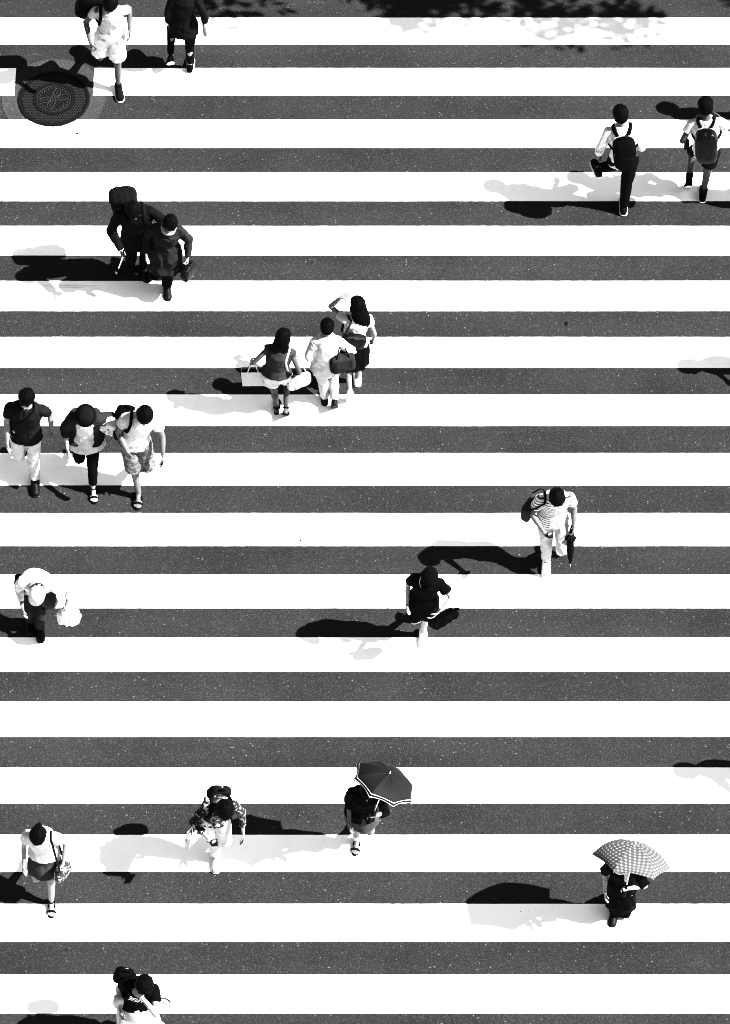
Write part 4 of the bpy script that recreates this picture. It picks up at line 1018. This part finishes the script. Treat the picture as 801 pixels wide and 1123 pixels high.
# lettering laid on the front of the tee
shirt = [c for c in P['root'].children if c.name.startswith('shirt')][0]
bvh = BVHTree.FromPolygons([v.co.copy() for v in shirt.data.vertices], [tuple(p.vertices) for p in shirt.data.polygons])
cu_ = bpy.data.curves.new('lettering', 'FONT'); cu_.body = 'SOIN\nJOHI'; cu_.align_x = 'CENTER'; cu_.size = .085; cu_.space_line = .85; cu_.offset = .0016
to = bpy.data.objects.new('tmp', cu_); COL.objects.link(to); dg = bpy.context.evaluated_depsgraph_get(); dg.update()
tm = bpy.data.meshes.new_from_object(to.evaluated_get(dg)); bpy.data.objects.remove(to)
import bmesh
b_ = bmesh.new(); b_.from_mesh(tm); bmesh.ops.triangulate(b_, faces=b_.faces[:]); 
for _ in range(2): bmesh.ops.subdivide_edges(b_, edges=[e for e in b_.edges if e.calc_length() > .012], cuts=1, use_grid_fill=False); bmesh.ops.triangulate(b_, faces=b_.faces[:])
S = P['S']; f1, f2 = S['f1'], S['f2']; c0 = S['chest']+f2[2]*.005
for v in b_.verts:
    x, y = v.co.x, v.co.y
    o_ = c0-f2[0]*x*.95+f2[2]*(y+.01)+f2[1]*.5; hit = bvh.ray_cast(o_, -f2[1])
    v.co = (hit[0]+f2[1]*.004) if hit[0] else c0-f2[0]*x+f2[2]*y+f2[1]*.15
b_.to_mesh(tm); b_.free()
link(tm, 'lettering', M_pwhite, P['root'], False)
c = tpt(P, -.26, .05, .6)
open_bag(P, 'shopping_bag', 'glossy white paper bag on the left arm of the woman in the lettered tee', 'bag', c+V((0, .0, .22)), .12, .035, .20, M_paper, (1, -.55, 0), tilt=18, hang=.12, inner=M_lgrey)
c = tpt(P, .17, .05, .1)
soft_bag(P, 'cloth_bag', 'pale grey cloth bag at the right hip of the woman in the lettered tee', 'bag', c, (.07, .05, .12), cloth(.35), X_=(1, .3, 0), e=.7)

# ------------------------------------------------------------------ walkers just outside the right edge (their shadows reach in)
for (i, lab, ft, hd_, yw, wear_) in (
    (31, 'walker in grey shirt beyond the right edge, nearest the top', (868, 138), (872, 40), 0, [('trousers', M_char), ('shirt', M_grey, dict(sleeve=.5, hem=.1, e=.024))]),
    (32, 'walker in dark shirt beyond the right edge, behind the two students', (866, 226), (873, 127), 0, [('trousers', M_black), ('shirt', M_dark, dict(sleeve=1.8, hem=.12, e=.026))]),
    (33, 'walker in pale top beyond the right edge, in the middle of the crossing', (893, 418), (904, 330), 180, [('trousers', M_grey), ('shirt', M_lgrey, dict(sleeve=.5, hem=.14, e=.03))]),
    (34, 'walker in dark jacket beyond the right edge, toward the bottom', (900, 868), (912, 785), 180, [('trousers', M_char), ('jacket', M_dark, dict(sleeve=1.9, hem=.16, e=.026))])):
    make_person(dict(id=i, label=lab, foot=ft, headpx=hd_, yaw=yw, h=1.66, stance='R', legR=(4, 4, 0), legL=(10, 46, 2), lean=6, nod=10, face=False, skin=.25, lod=1.4, armR=(.09, .14, -.46), armL=(.09, -.02, -.5), wear=wear_+[('shoe', M_dark)]))

for (lab, px_, py_, sc, v_) in (('small torn leaf scrap on the white stripe just below the manhole cover', 85, 147, .030, .02), ('tiny dark leaf crumb on the white stripe in the middle of the crossing', 330, 593, .020, .02), ('curled dry leaf lying on dark asphalt right of centre', 622, 355, .030, .012), ('pale paper crumb on the white stripe below the woman in black', 430, 722, .018, .05)):
    g = G(); rs = []
    for i in range(7):
        t = i/6; w_ = math.sin(math.pi*min(.97, max(.03, t)))*(.38+.1*math.sin(9*t+px_))
        rs.append([V(((t-.5)*sc*2, w_*sc*math.cos(a), .006+.004*math.sin(5*t)+.004*math.cos(a)**2+.0012*math.sin(a))) for a in [2*math.pi*j/8 for j in range(8)]])
    g.rings(rs); o = link(mesh_of(g, 'leaf_scrap'), 'leaf_scrap', cloth(v_), None); q_ = ground(px_, py_, .010); o.location = q_; o.rotation_euler = (0, 0, px_*.7)
    tag(o, lab, 'leaf', 'scraps lying on the road')
GR = {'person': 'people walking over the crossing', 'backpack': 'backpacks worn by the walkers', 'umbrella': 'umbrellas and parasols carried by the walkers', 'bag': 'bags carried by the walkers', 'handbag': 'handbags carried by the walkers', 'phone': 'phones held by the walkers', 'tree': 'street trees on the pavement'}
# ------------------------------------------------------------------ pavement and street trees beyond the top edge
M_conc = fabric('concrete', .32, .9, .12, 2.0, 60, .3)
g = G(); g.box((0, 8.70, .06), (40, .075, .065)); o = link(mesh_of(g, 'k'), 'kerb', M_conc, smooth=False); o['kind'] = 'structure'
g = G(); g.box((0, 12.275, .055), (40, 3.5, .065)); o = link(mesh_of(g, 'k'), 'pavement', M_conc, smooth=False); o['kind'] = 'structure'
M_bark = fabric('bark', .06, .95, .5, 9, 40, .8)
m, nt, b = newmat('leaf'); oi = node(nt, 'ShaderNodeNewGeometry'); r = ramp(nt, oi.outputs['Random Per Island'], [(0, .03), (1, .09)]); nt.links.new(r.outputs[0], b.inputs['Base Color']); b.inputs['Roughness'].default_value = .6
M_leaf = m
def tree(label, x, y, zc, R, seed, n=5200):
    rnd = random.Random(seed); r = empty('street_tree', label, 'tree', (x, y, .12))
    g = G(); tips = []
    g.tube(smooth_path([V((0, 0, 0)), V((.05, .02, 1.2)), V((-.03, 0, 2.6)), V((.04, -.02, 3.8))]), [.20-.10*i/18 for i in range(19)], 12)
    for i in range(11):
        a = rnd.uniform(0, 6.28); e = rnd.uniform(.25, 1.1); L = rnd.uniform(.55, .95)*R
        p0 = V((0, 0, rnd.uniform(2.4, 3.8))); p1 = p0+V((math.cos(a)*L*.5, math.sin(a)*L*.5, e*L*.35)); p2 = p0+V((math.cos(a)*L, math.sin(a)*L, e*L*.9))
        g.tube(smooth_path([p0, p1, p2]), [.075*(1-i_/14) for i_ in range(13)], 8); tips += [p1, p2, (p1+p2)/2]
    link(mesh_of(g, 't'), 'trunk', M_bark, r)
    cl = []
    for i in range(110):
        while True:
            v = V((rnd.uniform(-1, 1), rnd.uniform(-1, 1), rnd.uniform(-1, 1)))
            if .35 < v.length < 1: break
        c = V((v.x*R*1.12, v.y*R, zc+v.z*R*.5))
        cl.append((c, rnd.uniform(.30, .62)))
    vs, fs = [], []
    for i in range(n):
        c, cr = rnd.choice(cl); d = V((rnd.gauss(0, 1), rnd.gauss(0, 1), rnd.gauss(0, 1))).normalized()*cr*rnd.uniform(.3, 1)
        p = c+d; nrm = V((rnd.gauss(0, 1), rnd.gauss(0, 1), rnd.gauss(0, 1)+.8)).normalized(); a_ = nrm.orthogonal().normalized(); a_ = Matrix.Rotation(rnd.uniform(0, 6.28), 3, nrm) @ a_; b2 = nrm.cross(a_); s_ = rnd.uniform(.06, .12)
        o_ = len(vs); vs += [p-a_*s_, p+b2*s_*.5, p+a_*s_, p-b2*s_*.5]; fs.append((o_, o_+1, o_+2, o_+3))
    g = G(); g.add(vs, fs); link(mesh_of(g, 'c'), 'crown', M_leaf, r, False)
tree('leafy street tree on the pavement beyond the top right of the crossing', 8.0, 9.5, 6.0, 3.4, 3, 23000)
tree('leafy street tree on the pavement beyond the middle of the crossing', 4.0, 9.6, 6.0, 2.8, 8, 12000)

for o in list(scene.objects):
    if o.parent is None and o.get('category') in GR: o['group'] = GR[o['category']]
    if o.get('label') and len(o['label'].replace(',', ' ').split()) > 16: print('LONG', o['label'])
